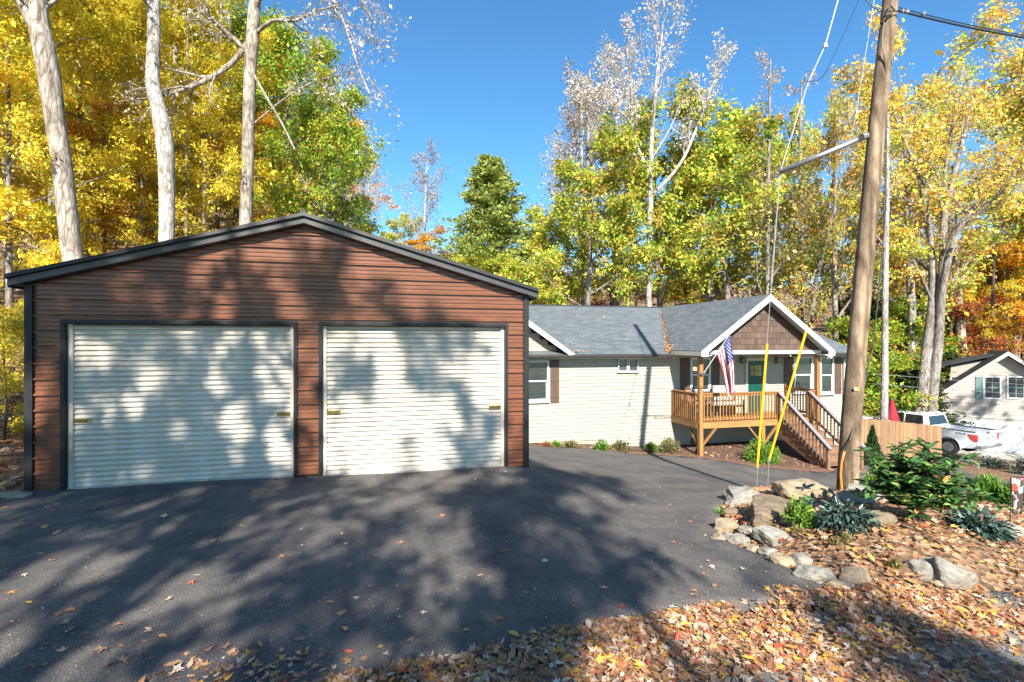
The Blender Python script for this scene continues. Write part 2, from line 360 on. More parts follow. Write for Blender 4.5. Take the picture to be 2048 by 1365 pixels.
# ---------------------------------------------------------------- terrain (thin-plate through control points)
def Gz(px, py, zr):                        # pixel whose ground lies zr below/above the eye
    Z = -zr*F/(py-HY); v = c2w((px-1024)/F*Z, Z); return (v.x, v.y, zr)
def Gd(px, Z, zr): v = c2w((px-1024)/F*Z, Z); return (v.x, v.y, zr)
CP = [Gz(55,985,-2.16), Gz(612,957,-2.21), Gz(1050,937,-2.28), Gz(330,971,-2.18), Gz(830,947,-2.25),
 Gz(0,1365,-2.17), Gz(500,1200,-2.18), Gz(1000,1365,-2.2), Gz(1000,1100,-2.24), Gz(2048,1365,-2.32), Gz(1300,1100,-2.27), Gz(1500,1250,-2.28),
 Gz(1250,1000,-2.5), Gz(1400,1000,-2.6), Gz(1400,960,-2.95), Gz(1300,930,-3.3), Gz(1150,945,-2.7), Gz(1060,892,-3.52), Gz(1200,899,-3.62), Gz(1290,912,-3.85),
 Gz(1400,914,-3.93), Gz(1500,933,-3.98), Gz(1650,941,-4.08), Gz(1560,936,-4.05),
 Gz(1460,985,-2.62), Gz(1440,1040,-2.45), Gz(1500,1110,-2.33), Gz(1600,1160,-2.3), Gz(1650,1188,-2.3),
 Gz(1690,985,-2.33), Gz(1560,975,-2.4), Gz(1620,1010,-2.22), Gz(1750,1010,-2.2), Gz(1800,1010,-2.25), Gz(1950,1040,-2.3), Gz(2048,1065,-2.35), Gz(2200,1080,-2.45),
 Gz(1580,1080,-2.2), Gz(1700,1075,-2.08), Gz(1900,1095,-2.1), Gz(1740,1165,-2.3), Gz(1900,1190,-2.38), Gz(2048,1190,-2.4), Gz(2300,1200,-2.45),
 Gd(1850,9.5,-2.9), Gd(2040,9.5,-3.0), Gd(1700,9.5,-3.05), Gd(1560,10,-3.1), Gd(2048,13,-4.1), Gd(1750,12,-3.7),
 Gd(1750,16.5,-4.3), Gd(1850,18.8,-4.6), Gd(2000,16.5,-4.55), Gd(2048,18,-4.8), Gd(2048,21,-5.3), Gd(1720,20,-4.7), Gd(1883,22,-5.3),
 Gd(1930,25,-5.9), Gd(1780,27,-5.9), Gd(1905,32,-6.75), Gd(2048,31,-6.8), Gd(2200,31,-6.9), Gd(1850,40,-6.5),
 Gd(1250,30,-3.6), Gd(1500,30,-4.2), Gd(1700,26,-4.9), Gd(1100,26,-3.2), Gd(1640,20,-4.15),
 Gd(900,16,-2.7), Gd(612,15,-1.9), Gd(300,14,-1.8), Gd(20,11.5,-2.0), Gd(10,16,-.6), Gd(0,22,1.8), Gd(-200,12,-1.4), Gd(-200,7,-1.9), Gd(300,24,1.0),
 Gd(0,35,6.5), Gd(-300,35,8), Gd(300,40,6.5), Gd(600,40,3.5), Gd(850,40,.5), Gd(1100,42,-1.5), Gd(1350,42,-3), Gd(1600,42,-4), Gd(1800,50,-4.5), Gd(2048,50,-3),
 Gd(0,70,19), Gd(400,70,17), Gd(700,70,10), Gd(900,70,6.5), Gd(1200,70,4.5), Gd(1500,70,1.0), Gd(1800,70,0.5), Gd(2048,70,2.5), Gd(2300,70,4),
 Gd(0,130,42), Gd(500,130,36), Gd(900,130,18), Gd(1200,130,13), Gd(1500,130,7), Gd(1800,130,10), Gd(2200,130,15)]
for (la, de, zr) in [(0,-2,-2.2),(-6,-2,-2.2),(6,-2,-2.4),(0,-10,-2.2),(-12,-10,-1.9),(12,-10,-2.6),(0,-30,-1),(-30,-30,0),(30,-30,-3),
                     (-14,0,-1.5),(-40,0,3),(14,0,-2.8),(40,0,-6),(60,20,-8),(90,60,-6),(-60,40,14),(-100,0,20),(100,0,-10)]:
    v = c2w(la, de); CP.append((v.x, v.y, zr))
CPa = np.array(CP, dtype=float)
def _k(r2): return np.where(r2 > 1e-9, .5*r2*np.log(r2+1e-12), 0)
_n = len(CPa); _A = np.zeros((_n+3, _n+3)); _d = ((CPa[:, None, :2]-CPa[None, :, :2])**2).sum(-1)
_A[:_n, :_n] = _k(_d)+np.eye(_n)*.02; _A[:_n, _n] = 1; _A[:_n, _n+1:] = CPa[:, :2]; _A[_n, :_n] = 1; _A[_n+1:, :_n] = CPa[:, :2].T
_w = np.linalg.solve(_A, np.concatenate([CPa[:, 2], [0, 0, 0]]))
def Tn(X, Y):
    X = np.asarray(X, float); Y = np.asarray(Y, float); sh = X.shape; q = np.stack([X.ravel(), Y.ravel()], 1)
    out = np.empty(len(q))
    for i in range(0, len(q), 20000):
        c = q[i:i+20000]; d = ((c[:, None]-CPa[None, :, :2])**2).sum(-1)
        out[i:i+20000] = _k(d)@_w[:_n]+_w[_n]+c@_w[_n+1:]
    dd = np.hypot(q[:, 0], q[:, 1]); out = np.clip(out, -12, 60)
    return out.reshape(sh)+EYE
def T(x, y): return float(Tn(np.array([x]), np.array([y]))[0])
def hit(px, py, zmin=.6, zmax=70):         # where the view ray through a pixel meets the ground
    Zs = np.concatenate([np.linspace(zmin, 12, 500), np.linspace(12.05, zmax, 500)])
    lat = (px-1024.0)/F*Zs; X = CA*lat+CB*Zs; Y = -CB*lat+CA*Zs; zz = EYE-(py-HY)/F*Zs
    b = np.nonzero(zz <= Tn(X, Y))[0]; i = b[0] if len(b) else len(Zs)-1
    return Vector((X[i], Y[i], T(X[i], Y[i])))
def on(px, Z):                             # ground point in a pixel column at a depth
    v = c2w((px-1024.0)/F*Z, Z); v.z = T(v.x, v.y); return v

# terrain sheet
def gridaxis(lo, hi, c, n):
    t = np.linspace(-1, 1, n); s = np.sinh(t*3.2)/np.sinh(3.2)
    return np.where(s < 0, c+s*(c-lo), c+s*(hi-c))
gx = gridaxis(-170, 200, 4, 230); gy = gridaxis(-70, 230, 6, 230)
GX, GY = np.meshgrid(gx, gy, indexing='ij'); GZ = Tn(GX, GY)
def fbm(X, Y, s, seed=0):
    return np.sin(X*s+seed)*np.cos(Y*s*1.3+seed*2)+.5*np.sin(X*s*2.3+Y*s*1.1+seed)+.3*np.cos(X*s*4.1-Y*s*3.7+seed*3)
dist = np.hypot(GX, GY); GZ = GZ+fbm(GX, GY, .35)*.02*np.clip(dist/8, 0, 10)-.03
I = np.arange(len(gx)*len(gy)).reshape(len(gx), len(gy))
Fc = np.stack([I[:-1, :-1], I[1:, :-1], I[1:, 1:], I[:-1, 1:]], -1).reshape(-1, 4)
V = np.stack([GX.ravel(), GY.ravel(), GZ.ravel()], 1)
GYI = 8.70                                  # garage front plane
o = link(bpy.data.objects.new('ground', mesh_np('ground', V, Fc, 4, [M['litter']], True))); tag(o, kind='structure')

def sheet(name, poly, mat, lift, step, mask=None):
    bx = [p[0] for p in poly]; by = [p[1] for p in poly]
    # densify outline
    out = []
    for i in range(len(poly)):
        a = Vector(poly[i][:2]); b = Vector(poly[(i+1) % len(poly)][:2]); n = max(1, int((b-a).length/step))
        for k in range(n):
            p = a.lerp(b, k/n); out.append(Vector((p.x+random.uniform(-1, 1)*.02, p.y+random.uniform(-1, 1)*.02)))
    ins = []
    x = min(bx)
    while x < max(bx):
        y = min(by)
        while y < max(by):
            c = False; j = len(poly)-1
            for i in range(len(poly)):
                if (by[i] > y) != (by[j] > y) and x < (bx[j]-bx[i])*(y-by[i])/(by[j]-by[i])+bx[i]: c = not c
                j = i
            if c: ins.append(Vector((x+random.uniform(-.2, .2)*step, y+random.uniform(-.2, .2)*step)))
            y += step
        x += step
    n = len(out)
    r = geometry.delaunay_2d_cdt(out+ins, [], [list(range(n))], 1, 1e-5)
    vs = np.array([(v.x, v.y) for v in r[0]]); z = Tn(vs[:, 0], vs[:, 1])
    zt = z+fbm(vs[:, 0], vs[:, 1], .35)*.02*np.clip(np.hypot(vs[:, 0], vs[:, 1])/8, 0, 10)*0
    V = np.column_stack([vs, zt+lift]); fs = np.array([f for f in r[2] if len(f) == 3])
    nv = len(V)
    # thin skirt along the outline so the sheet has an edge
    me = mesh_np(name, V, fs, 3, [mat], True)
    bm = bmesh.new(); bm.from_mesh(me); be = [e for e in bm.edges if e.is_boundary]
    rr = bmesh.ops.extrude_edge_only(bm, edges=be)
    for v in [g for g in rr['geom'] if isinstance(g, bmesh.types.BMVert)]: v.co.z -= lift+.12
    bm.normal_update(); bm.to_mesh(me); bm.free()
    ob = link(bpy.data.objects.new(name, me)); return tag(ob, kind='structure')

H = lambda a, b: tuple(hit(a, b)[:2])
GLX = XP(55, GYI); GRX = XP(1055, GYI)
PXL = [H(-500,1010), H(0,991), (GLX-.1, GYI-.15), (GLX+.3, GYI+.3), (GRX-.4, GYI+.3), (GRX-.3, 15.0), (XP(1060,16.3), 16.0), H(1130,897), H(1200,903), H(1300,912), H(1399,918), H(1500,934), H(1600,944), H(1660,948),
 tuple(on(1720,18)[:2]), tuple(on(1800,19.5)[:2]), tuple(on(1850,19.8)[:2]), tuple(on(1930,18.3)[:2]), tuple(on(2048,17.2)[:2]), tuple(on(2300,15.5)[:2]),
 tuple(on(2300,12.6)[:2]), tuple(on(2048,13.6)[:2]), tuple(on(1900,13.5)[:2]), tuple(on(1760,12.2)[:2]), tuple(on(1650,10.6)[:2]), tuple(on(1560,9.6)[:2]), tuple(on(1505,9.2)[:2]), tuple(on(1465,8.9)[:2]), H(1450,1000), H(1440,1030), H(1428,1062), H(1448,1085), H(1500,1105), H(1560,1132), H(1610,1160), H(1660,1187),
 H(1640,1196), H(1500,1215), H(1350,1243), H(1150,1285), H(1000,1308), H(850,1335), H(700,1362), H(560,1430), H(400,1560), H(0,1900), H(-900,2100), H(-1500,1300)]
sheet('driveway', PXL, M['asphalt'], .03, .28)
RD = [H(-500,2300), H(600,1460), H(800,1385), H(1000,1345), H(1250,1285), H(1500,1235), H(1700,1222), H(1850,1195), H(2048,1190), H(2300,1195), H(2900,1230), tuple(c2w(12,-1)[:2]), tuple(c2w(8,-8)[:2]), tuple(c2w(-6,-8)[:2])]
sheet('road', RD, M['road'], .012, .3)
BED = [(XP(1060,16.3)-1, 16.85), (XP(1060,16.3)-1, 16.05), H(1130,894), H(1200,900), H(1300,909), H(1399,915), H(1500,930), H(1600,940), H(1662,944), tuple(on(1720,18.3)[:2]), tuple(on(1730,20)[:2]), (18.2, 16.9)]
sheet('mulch_bed', BED, M['mulch'], .022, .3)
CN = [tuple(on(1760,30)[:2]), tuple(on(1905,31.6)[:2]), tuple(on(2048,30.5)[:2]), tuple(on(2400,29)[:2]), tuple(on(2400,21)[:2]), tuple(on(2048,24.2)[:2]), tuple(on(1975,23.6)[:2]), tuple(on(1885,23.2)[:2]), tuple(on(1740,23)[:2])]
M['concrete'] = simple('concrete', (.42, .38, .33), .85, 0, .2, 3, .4)
sheet('neighbour_driveway', CN, M['concrete'], .02, .5)

# ================================================================ GARAGE
X0, X1 = GLX, GRX
zg = lambda X: T(X, GYI)+.03
YE = GYI+8.5
garage = thing('garage', 'brown ribbed metal garage with black trim and two pale roll-up doors', 'garage', ((X0+X1)/2, GYI, T((X0+X1)/2, GYI)))
XA = (X0+X1)/2; ze = ZP(1055, 590, GYI); zpk = ze+ (X1-XA)*.285     # wall eave, wall peak
rl = lambda X: zpk-abs(X-XA)*.285
DT = ZP(132, 647, GYI)                    # door head
D1 = (XP(133, GYI), XP(588, GYI)); D2 = (XP(645, GYI), XP(1009, GYI))
# panels: rib profile per 9 inch
pitch = .2286
prof = [(0, 0), (.003, .038), (.016, .038), (.046, 0), (.085, 0), (.087, .013), (.093, .013), (.107, 0), (.150, 0), (.152, .013), (.158, .013), (.172, 0)]
zb = min(zg(X0), zg(X1))-.12
rows = []
z = zb
while z < zpk:
    for (dz, dy) in prof: rows.append((z+dz, dy))
    z += pitch
def lerp_off(z):
    for i in range(len(rows)-1):
        if rows[i][0] <= z <= rows[i+1][0]:
            t = (z-rows[i][0])/(rows[i+1][0]-rows[i][0]); return rows[i][1]*(1-t)+rows[i+1][1]*t
    return 0
def wall_rows(zlo, zhi, xa_f, xb_f, cuts):
    zs = sorted(set([zlo, zhi]+[r[0] for r in rows if zlo < r[0] < zhi]+[c for c in cuts if zlo < c < zhi]))
    mbs = [MB(), MB(), MB()]; mb = mbs[0]
    for a, b in zip(zs[:-1], zs[1:]):
        if b-a < 1e-5: continue
        ya, yb = GYI-lerp_off(a+1e-6), GYI-lerp_off(b-1e-6)
        sp = [(xa_f, xb_f)]
        if b <= DT+1e-5:
            sp = [(xa_f, lambda q: D1[0]), (lambda q: D1[1], lambda q: D2[0]), (lambda q: D2[1], xb_f)]
        for si, (fa, fb) in enumerate(sp):
            mb = mbs[si]
            if fb(a)-fa(a) < .005 and fb(b)-fa(b) < .005: continue
            mb.add([(fa(a), ya, a), (fb(a), ya, a), (max(fb(b), fa(b)), yb, b), (fa(b), yb, b)], [(0, 1, 2, 3)])
    return [m_ for m_ in mbs if m_.f]
def xl(z): return X0+.02 if z <= ze else min(XA, XA-(zpk-z)/.285)
def xr(z): return X1-.02 if z <= ze else max(XA, XA+(zpk-z)/.285)
z = zb
while z < zpk-.02:
    zt = min(z+pitch*4, zpk-.005)
    if zpk-zt < .15: zt = zpk-.005
    zt = DT if z < DT-.05 < zt-.05 else zt
    for m_ in wall_rows(z, zt, xl, xr, [DT, ze]): m_.build('siding_panel', M['brown_steel'], garage)
    z = zt
for (xx, s) in ((X1, 1), (X0, -1)):
    mb = MB(); ys = np.arange(GYI+.02, YE+.01, pitch/2)
    for i, (a, b) in enumerate(zip(ys[:-1], ys[1:])):
        w = .019 if i % 2 else 0
        mb.add([(xx-s*.03+s*w, a+.02, zb-1.6), (xx-s*.03+s*w, b, zb-1.6), (xx-s*.03+s*w, b, ze), (xx-s*.03+s*w, a+.02, ze)], [(0, 1, 2, 3)])
        w2 = .019 if (i+1) % 2 else 0
        mb.add([(xx-s*.03+s*w, b, zb-1.6), (xx-s*.03+s*w2, b+.02, zb-1.6), (xx-s*.03+s*w2, b+.02, ze), (xx-s*.03+s*w, b, ze)], [(0, 1, 2, 3)])
    mb.build('side_wall', M['brown_steel'], garage)
mb = MB(); mb.prism([(X0, YE, zb-1), (X1, YE, zb-1), (X1, YE, ze), (XA, YE, zpk), (X0, YE, ze)], (0, .04, 0)); mb.build('rear_wall', M['brown_steel'], garage)
# corner trims
for (xx, s) in ((X0, 1), (X1, -1)):
    mb = MB(); mb.box(min(xx, xx+s*.085), GYI-.054, zg(xx)-.02, max(xx, xx+s*.085), GYI-.0, ze+.02)
    mb.box(min(xx, xx-s*.012), GYI-.054, zg(xx)-.02, max(xx, xx-s*.012), GYI+.07, ze+.02); mb.build('corner_trim', M['black_metal'], garage)
# roof: ribbed panels in bays + fascia
OH, SO = .16, .14
for s in (-1, 1):
    xe = XA+s*(X1-XA+SO); zz = lambda X: zpk+.10-abs(X-XA)*.285
    n = 12; ys = np.linspace(GYI-OH, YE+.25, n+1)
    for i in range(n):
        mb = MB(); a, b = ys[i], ys[i+1]
        pr = [(a, .0), (a+.02, .02), (a+.05, .02), (a+.07, 0), (b, 0)]
        for (ya, ha), (yb, hb) in zip(pr[:-1], pr[1:]):
            mb.add([(XA, ya, zz(XA)+ha+.02), (xe, ya, zz(xe)+ha+.02), (xe, yb, zz(xe)+hb+.02), (XA, yb, zz(XA)+hb+.02)], [(0, 1, 2, 3)])
            mb.add([(XA, ya, zz(XA)+ha), (xe, ya, zz(xe)+ha), (xe, yb, zz(xe)+hb), (XA, yb, zz(XA)+hb)], [(3, 2, 1, 0)])
        mb.build('roof_panel', M['black_metal'], garage)
    # rake trim: upper lip, flat band, lower return
    y0 = GYI-OH
    mb = MB()
    def rk(za, zb2, ya, yb):
        mb.add([(XA, ya, zz(XA)+za), (xe, ya, zz(xe)+za), (xe, yb, zz(xe)+zb2), (XA, yb, zz(XA)+zb2)], [(0, 1, 2, 3)])
    rk(-.02, -.035, y0-.05, y0-.012); rk(-.035, -.125, y0-.012, y0-.012); rk(-.125, -.135, y0-.012, y0+.03); rk(-.135, -.135, y0+.03, y0+.12)
    mb.build('rake_trim', M['rake_metal'], garage)
    mb = MB(); rk(.035, .035, y0+.1, y0-.06); rk(.035, -.022, y0-.06, y0-.064); rk(-.022, -.03, y0-.064, y0-.03); mb.build('rake_cap', M['black_metal'], garage)
    mb = MB(); xw = XA+s*(X1-XA); mb.prism([(XA, y0+.06, zz(XA)-.03), (xe-s*.02, y0+.06, zz(xe)-.03), (xe-s*.02, y0+.06, zz(xe)-.13), (XA, y0+.06, zz(XA)-.13)], (0, OH-.0, 0)); mb.build('soffit', M['black_metal'], garage)
    mb = MB(); mb.box(min(xe, xe-s*.03), y0, zz(xe)-.15, max(xe, xe-s*.03), YE+.2, zz(xe)+.0); mb.build('eave_trim', M['black_metal'], garage)
    if s > 0:
        mb = MB(); mb.prism([(xw+.01, y0+.34, zz(xw)-.13), (xe-.03, y0+.34, zz(xe)-.15), (xw+.01, y0+.34, zz(xe)-.36)], (0, .05, 0)); mb.build('eave_bracket', M['door_paint'], garage)
mb = MB(); mb.tube([(XA, GYI-OH-.05, zpk+.135), (XA, YE+.2, zpk+.135)], .05, 8); mb.build('ridge_cap', M['black_metal'], garage)
# doors
slat_prof = [(0, .0), (.003, .016), (.010, .036), (.030, .036), (.056, .016), (.072, .0), (.0785, 0)]
sp = .0785
mb = MB()
for (a, da), (b, db) in zip(slat_prof[:-1], slat_prof[1:]):
    mb.add([(0, -da, a), (1, -da, a), (1, -db, b), (0, -db, b)], [(0, 1, 2, 3)])
slat_me = bpy.data.meshes.new('slat'); slat_me.from_pydata([tuple(v) for v in mb.v], [], mb.f); slat_me.materials.append(M['door_paint'])
def sag(n):
    pass
for di, (xa, xb) in enumerate((D1, D2)):
    ins = .085
    dr = MB()
    dr.box(xa, GYI+.10, DT-.05, xb, GYI+.13, DT)
    rd = dr.build('roll_door', M['door_paint'], garage)
    rd['label'] = ['white corrugated roll-up door on the left', 'white corrugated roll-up door on the right'][di]
    z = min(zg(xa), zg(xb))+.09; base = z
    k = 0
    while z+sp < DT-.005:
        place('slat', slat_me, rd, (xa+ins*.5, GYI+.10, z), (0, 0, 0), (xb-xa-ins, 1, 1)); z += sp; k += 1
    mb = MB(); mb.box(xa+.05, GYI+.085, min(zg(xa), zg(xb))-.06, xb-.05, GYI+.12, base); mb.build('bottom_bar', M['door_paint'], rd)
    # door guides and black trim around the opening
    for (xx, s) in ((xa, 1), (xb, -1)):
        mb = MB(); mb.box(min(xx+s*.003, xx+s*.06), GYI+.03, zg(xx)-.03, max(xx+s*.003, xx+s*.06), GYI+.135, DT-.003); mb.build('door_guide', M['door_paint'], rd)
        mb = MB(); mb.box(min(xx, xx-s*.055), GYI-.050, zg(xx)-.02, max(xx, xx-s*.055), GYI-.022, DT+.05)
        mb.box(min(xx-s*.01, xx+s*.003), GYI-.022, zg(xx)-.02, max(xx-s*.01, xx+s*.003), GYI+.14, DT); mb.build('jamb_trim', M['black_metal'], garage)
        zl = ZP(150, 843, GYI)
        mb = MB(); c = xx+s*.17
        mb.box(c-.10, GYI+.062, zl-.03, c+.10, GYI+.075, zl+.03); mb.box(c-.105, GYI+.05, zl+.018, c+.105, GYI+.062, zl+.032); mb.box(c-.105, GYI+.05, zl-.032, c+.105, GYI+.062, zl-.018)
        mb.tube([(c-s*.17, GYI+.045, zl), (c+s*.06, GYI+.045, zl)], .011, 6); mb.tube([(c+.02, GYI+.045, zl), (c+.02, GYI+.02, zl)], .009, 6)
        mb.build('latch', M['brass'], rd)
    mb = MB(); mb.box(xa-.055, GYI-.056, DT-.0, xb+.055, GYI-.025, DT+.055); mb.box(xa-.0, GYI-.022, DT-.012, xb, GYI+.14, DT+.0); mb.build('head_trim', M['black_metal'], garage)
mb = MB(); mb.box(X0+.1, GYI+.2, zb, X1-.1, GYI+.3, DT+.1); mb.build('light_leak_block', M['dark'], garage)  # unseen dark wall added behind the doors to block light leaks
scr = MB(); zz_ = zb+.12
while zz_ < zpk-.25:
    xx_ = X0+.25
    while xx_ < X1-.1:
        if xl(zz_+.1) < xx_ < xr(zz_+.1) and not (zz_ < DT+.05 and (D1[0]-.06 < xx_ < D1[1]+.06 or D2[0]-.06 < xx_ < D2[1]+.06)):
            scr.box(xx_-.006, GYI-.008, zz_-.006, xx_+.006, GYI+.002, zz_+.006)
        xx_ += .62
    zz_ += pitch
tag(scr.build('screws', M['brown_steel'], garage), kind='stuff')
# base gap dirt line: concrete curb blocks
mb = MB()
for i in range(24):
    a = X0+.02+(X1-X0-.04)*i/24; b = X0+.02+(X1-X0-.04)*(i+1)/24
    z1 = (zg(a)+zg(b))/2; mb.box(a, GYI+.0, z1-.3, b+.002*(i % 2), GYI+.16, z1+.01)
mb.build('slab_edge', M['concrete'], garage)
# ================================================================ HOUSE
HY0 = 16.8; PF = 15.14                    # wall plane, porch front plane
HXL, HXR = 3.2, XP(1690, HY0)
RY, RZ = 21.9, EYE+1.68                   # main ridge
EZ = EYE-.42; EO = .45                    # eave height and overhang
slope = (RZ-EZ)/(RY-(HY0-EO))
house = thing('house', 'sage green single-storey house with slate roof, covered porch and brown shutters', 'house', ((HXL+HXR)/2, HY0, T(11, HY0)))
SB1, SB2 = EYE-3.49, EYE-3.92             # siding base, left and right of the step
XS = XP(1208, HY0); XS2 = XP(1257, HY0)
def lap(mb, x0, x1, z0, z1, Y, pitch=.125, d=.019):
    z = z0
    while z < z1-1e-4:
        zt = min(z+pitch, z1)
        g_ = z+.017
        mb.add([(x0, Y+.015, z), (x1, Y+.015, z), (x1, Y+.015, g_), (x0, Y+.015, g_)], [(0, 1, 2, 3)])
        mb.add([(x0, Y-d, g_), (x1, Y-d, g_), (x1, Y-.004, zt), (x0, Y-.004, zt)], [(0, 1, 2, 3)])
        mb.add([(x0, Y+.015, g_), (x1, Y+.015, g_), (x1, Y-d, g_), (x0, Y-d, g_)], [(0, 1, 2, 3)])
        mb.add([(x0, Y-.004, zt), (x1, Y-.004, zt), (x1, Y+.015, zt), (x0, Y+.015, zt)], [(0, 1, 2, 3)]); z = zt
mb = MB(); ztop = EZ+.12
lap(mb, HXL, XS, SB1, ztop, HY0); lap(mb, XS, HXR, SB1-4*.125, ztop, HY0)
tag(mb.build('siding', M['green_siding'], house), kind='stuff')
mb = MB(); mb.box(HXL, HY0+.02, EYE-6, XS, HY0+.3, SB1+.05); mb.box(XS, HY0+.021, EYE-6, HXR-.02, HY0+.3, SB2+.05); mb.build('foundation', M['found'], house)
mb = MB(); mb.box(HXL, HY0-.022, SB1-.03, XS, HY0+.01, SB1); mb.box(XS-.02, HY0-.024, SB2-.05, XS+.02, HY0, SB1-.03); mb.box(XS+.02, HY0-.022, SB2-.05, HXR, HY0+.01, SB2-.02); mb.build('base_trim', M['cream'], house)
mb = MB(); mb.box(HXL+.01, HY0+.3, EYE-6, HXR-.01, 27, EZ+.1)
mb.prism([(HXR-.02, HY0+.1, EZ+.1), (HXR-.02, 27, EZ+.1), (HXR-.02, RY, RZ-.12)], (-.1, 0, 0)); mb.prism([(HXL+.02, HY0+.1, EZ+.1), (HXL+.02, 27, EZ+.1), (HXL+.02, RY, RZ-.12)], (.1, 0, 0)); mb.build('rear_wall', M['green_siding'], house)
mb = MB(); mb.box(HXR-.01, HY0-.03, SB2-.02, HXR+.09, HY0+.08, ztop); mb.build('corner_board', M['cream'], house)

def uvroof(name, quads, mat, parent):     # quads: list of (4 corner list); uv in metres along/up the slope
    o0 = org(parent); me = bpy.data.meshes.new(name); vs = []; fs = []; uvs = []
    for q in quads:
        q = [Vector(p) for p in q]; n = len(vs); vs += [p-o0 for p in q]; fs.append(tuple(range(n, n+len(q))))
        e = (q[1]-q[0]).normalized(); nn = e.cross(q[-1]-q[0]).normalized(); w = nn.cross(e)
        uvs += [((p-q[0]).dot(e)+q[0].x, (p-q[0]).dot(w)) for p in q]
    me.from_pydata(vs, [], fs); me.materials.append(mat); uv = me.uv_layers.new(name='UVMap')
    for i, c in enumerate(uvs): uv.data[i].uv = c
    o = link(bpy.data.objects.new(name, me)); o.parent = parent; ORG[o.name] = o0
    s = o.modifiers.new('thick', 'SOLIDIFY'); s.thickness = .05; s.offset = -1; return o
XGE = HXR+.35
GA = XP(1540, 14.7); GH = XP(1668, 14.7)-GA; gz = EYE+1.68; gez = EYE-.29; gsl = (gz-gez)/GH    # porch gable
# main roof front slope, left and right of the porch gable valley
ye = HY0-EO
zmain = lambda y: EZ+(y-ye)*slope
# valley: where gable roof height equals main roof
def vx(y): return (gz-zmain(y))/gsl
yv0 = ye+ (gez-EZ)/slope if gez > EZ else ye
uvroof('roof', [[(HXL-.4, ye, EZ), (GA-vx(ye)-.0, ye, EZ), (GA, RY, RZ), (HXL-.4, RY, RZ)],
                [(GA+vx(ye), ye, EZ), (XGE, ye, EZ), (XGE, RY, RZ), (GA, RY, RZ)],
                [(XGE, 2*RY-ye, EZ), (HXL-.4, 2*RY-ye, EZ), (HXL-.4, RY, RZ), (XGE, RY, RZ)]], M['shingle'], house)
GF = 14.68
po = uvroof('porch_roof', [[(GA-GH, RY-.02, gez), (GA-GH, GF, gez), (GA, GF, gz), (GA, RY-.02, gz)],
                      [(GA+GH, GF, gez), (GA+GH, RY-.02, gez), (GA, RY-.02, gz), (GA, GF, gz)]], M['shingle'], house)
# trim the porch roof where it would sink below the main roof (it simply runs in beneath it)
mb = MB(); mb.tube([(HXL-.4, RY, RZ+.015), (XGE, RY, RZ+.015)], .035, 6); mb.build('ridge_cap', M['shingle'], house)
# fascia and gutter, left part and right part
for a, b in ((HXL-.4, GA-GH+.1), (GA+GH-.05, XGE)):
    mb = MB(); mb.box(a, ye+.02, EZ-.17, b, ye+.045, EZ-.03); mb.box(a, ye+.045, EZ-.17, b, HY0-.01, EZ-.15); mb.build('fascia', M['cream'], house)
    mb = MB(); pts = [(-.11, .0), (-.12, -.02), (-.10, -.09), (-.03, -.12), (.015, -.12), (.015, 0)]
    mb.prism([(a+.02, ye+p, EZ-.02+q) for p, q in pts], (b-a-.12, 0, 0)); mb.build('gutter', M['gutter'], house)
# porch gable front
fy = GF
def gline(x): return gz-abs(x-GA)*gsl
for s in (-1, 1):
    mb = MB(); xe = GA+s*GH
    mb.prism([(GA, fy-.03, gz-.02), (xe, fy-.03, gez-.02), (xe, fy-.03, gez-.19), (xe-s*.26, fy-.03, gez-.19), (xe-s*.26, fy-.03, gline(xe-s*.26)-.22), (GA, fy-.03, gz-.24)] if s > 0 else
             [(GA, fy-.03, gz-.24), (xe-s*.26, fy-.03, gline(xe-s*.26)-.22), (xe-s*.26, fy-.03, gez-.19), (xe, fy-.03, gez-.19), (xe, fy-.03, gez-.02), (GA, fy-.03, gz-.02)], (0, .04, 0))
    mb.build('rake_board', M['white'], house)
    mb = MB(); mb.prism([(GA, fy+.01, gz-.075), (xe, fy+.01, gez-.075), (xe-s*.02, fy+.01, gez-.11), (GA, fy+.01, gz-.11)], (0, PF-.05-fy, 0)); mb.build('rake_soffit', M['white'], house)
    mb = MB(); mb.box(min(xe, xe-s*.03), fy+.01, gez-.17, max(xe, xe-s*.03), HY0-.01, gez-.02)
    mb.prism([(xe-s*.03, fy+.01, gez-.17), (xe-s*.42, fy+.01, gez-.17), (xe-s*.42, fy+.01, gez-.15), (xe-s*.03, fy+.01, gez-.15)], (0, HY0-.1-fy, 0)); mb.build('porch_eave', M['cream'], house)
GY = PF-.05
mb = MB(); mb.prism([(GA-GH+.2, GY, gez-.04), (GA+GH-.2, GY, gez-.04), (GA, GY, gz-.1)], (0, .05, 0)); mb.build('gable_sheathing', M['shutter'], house)
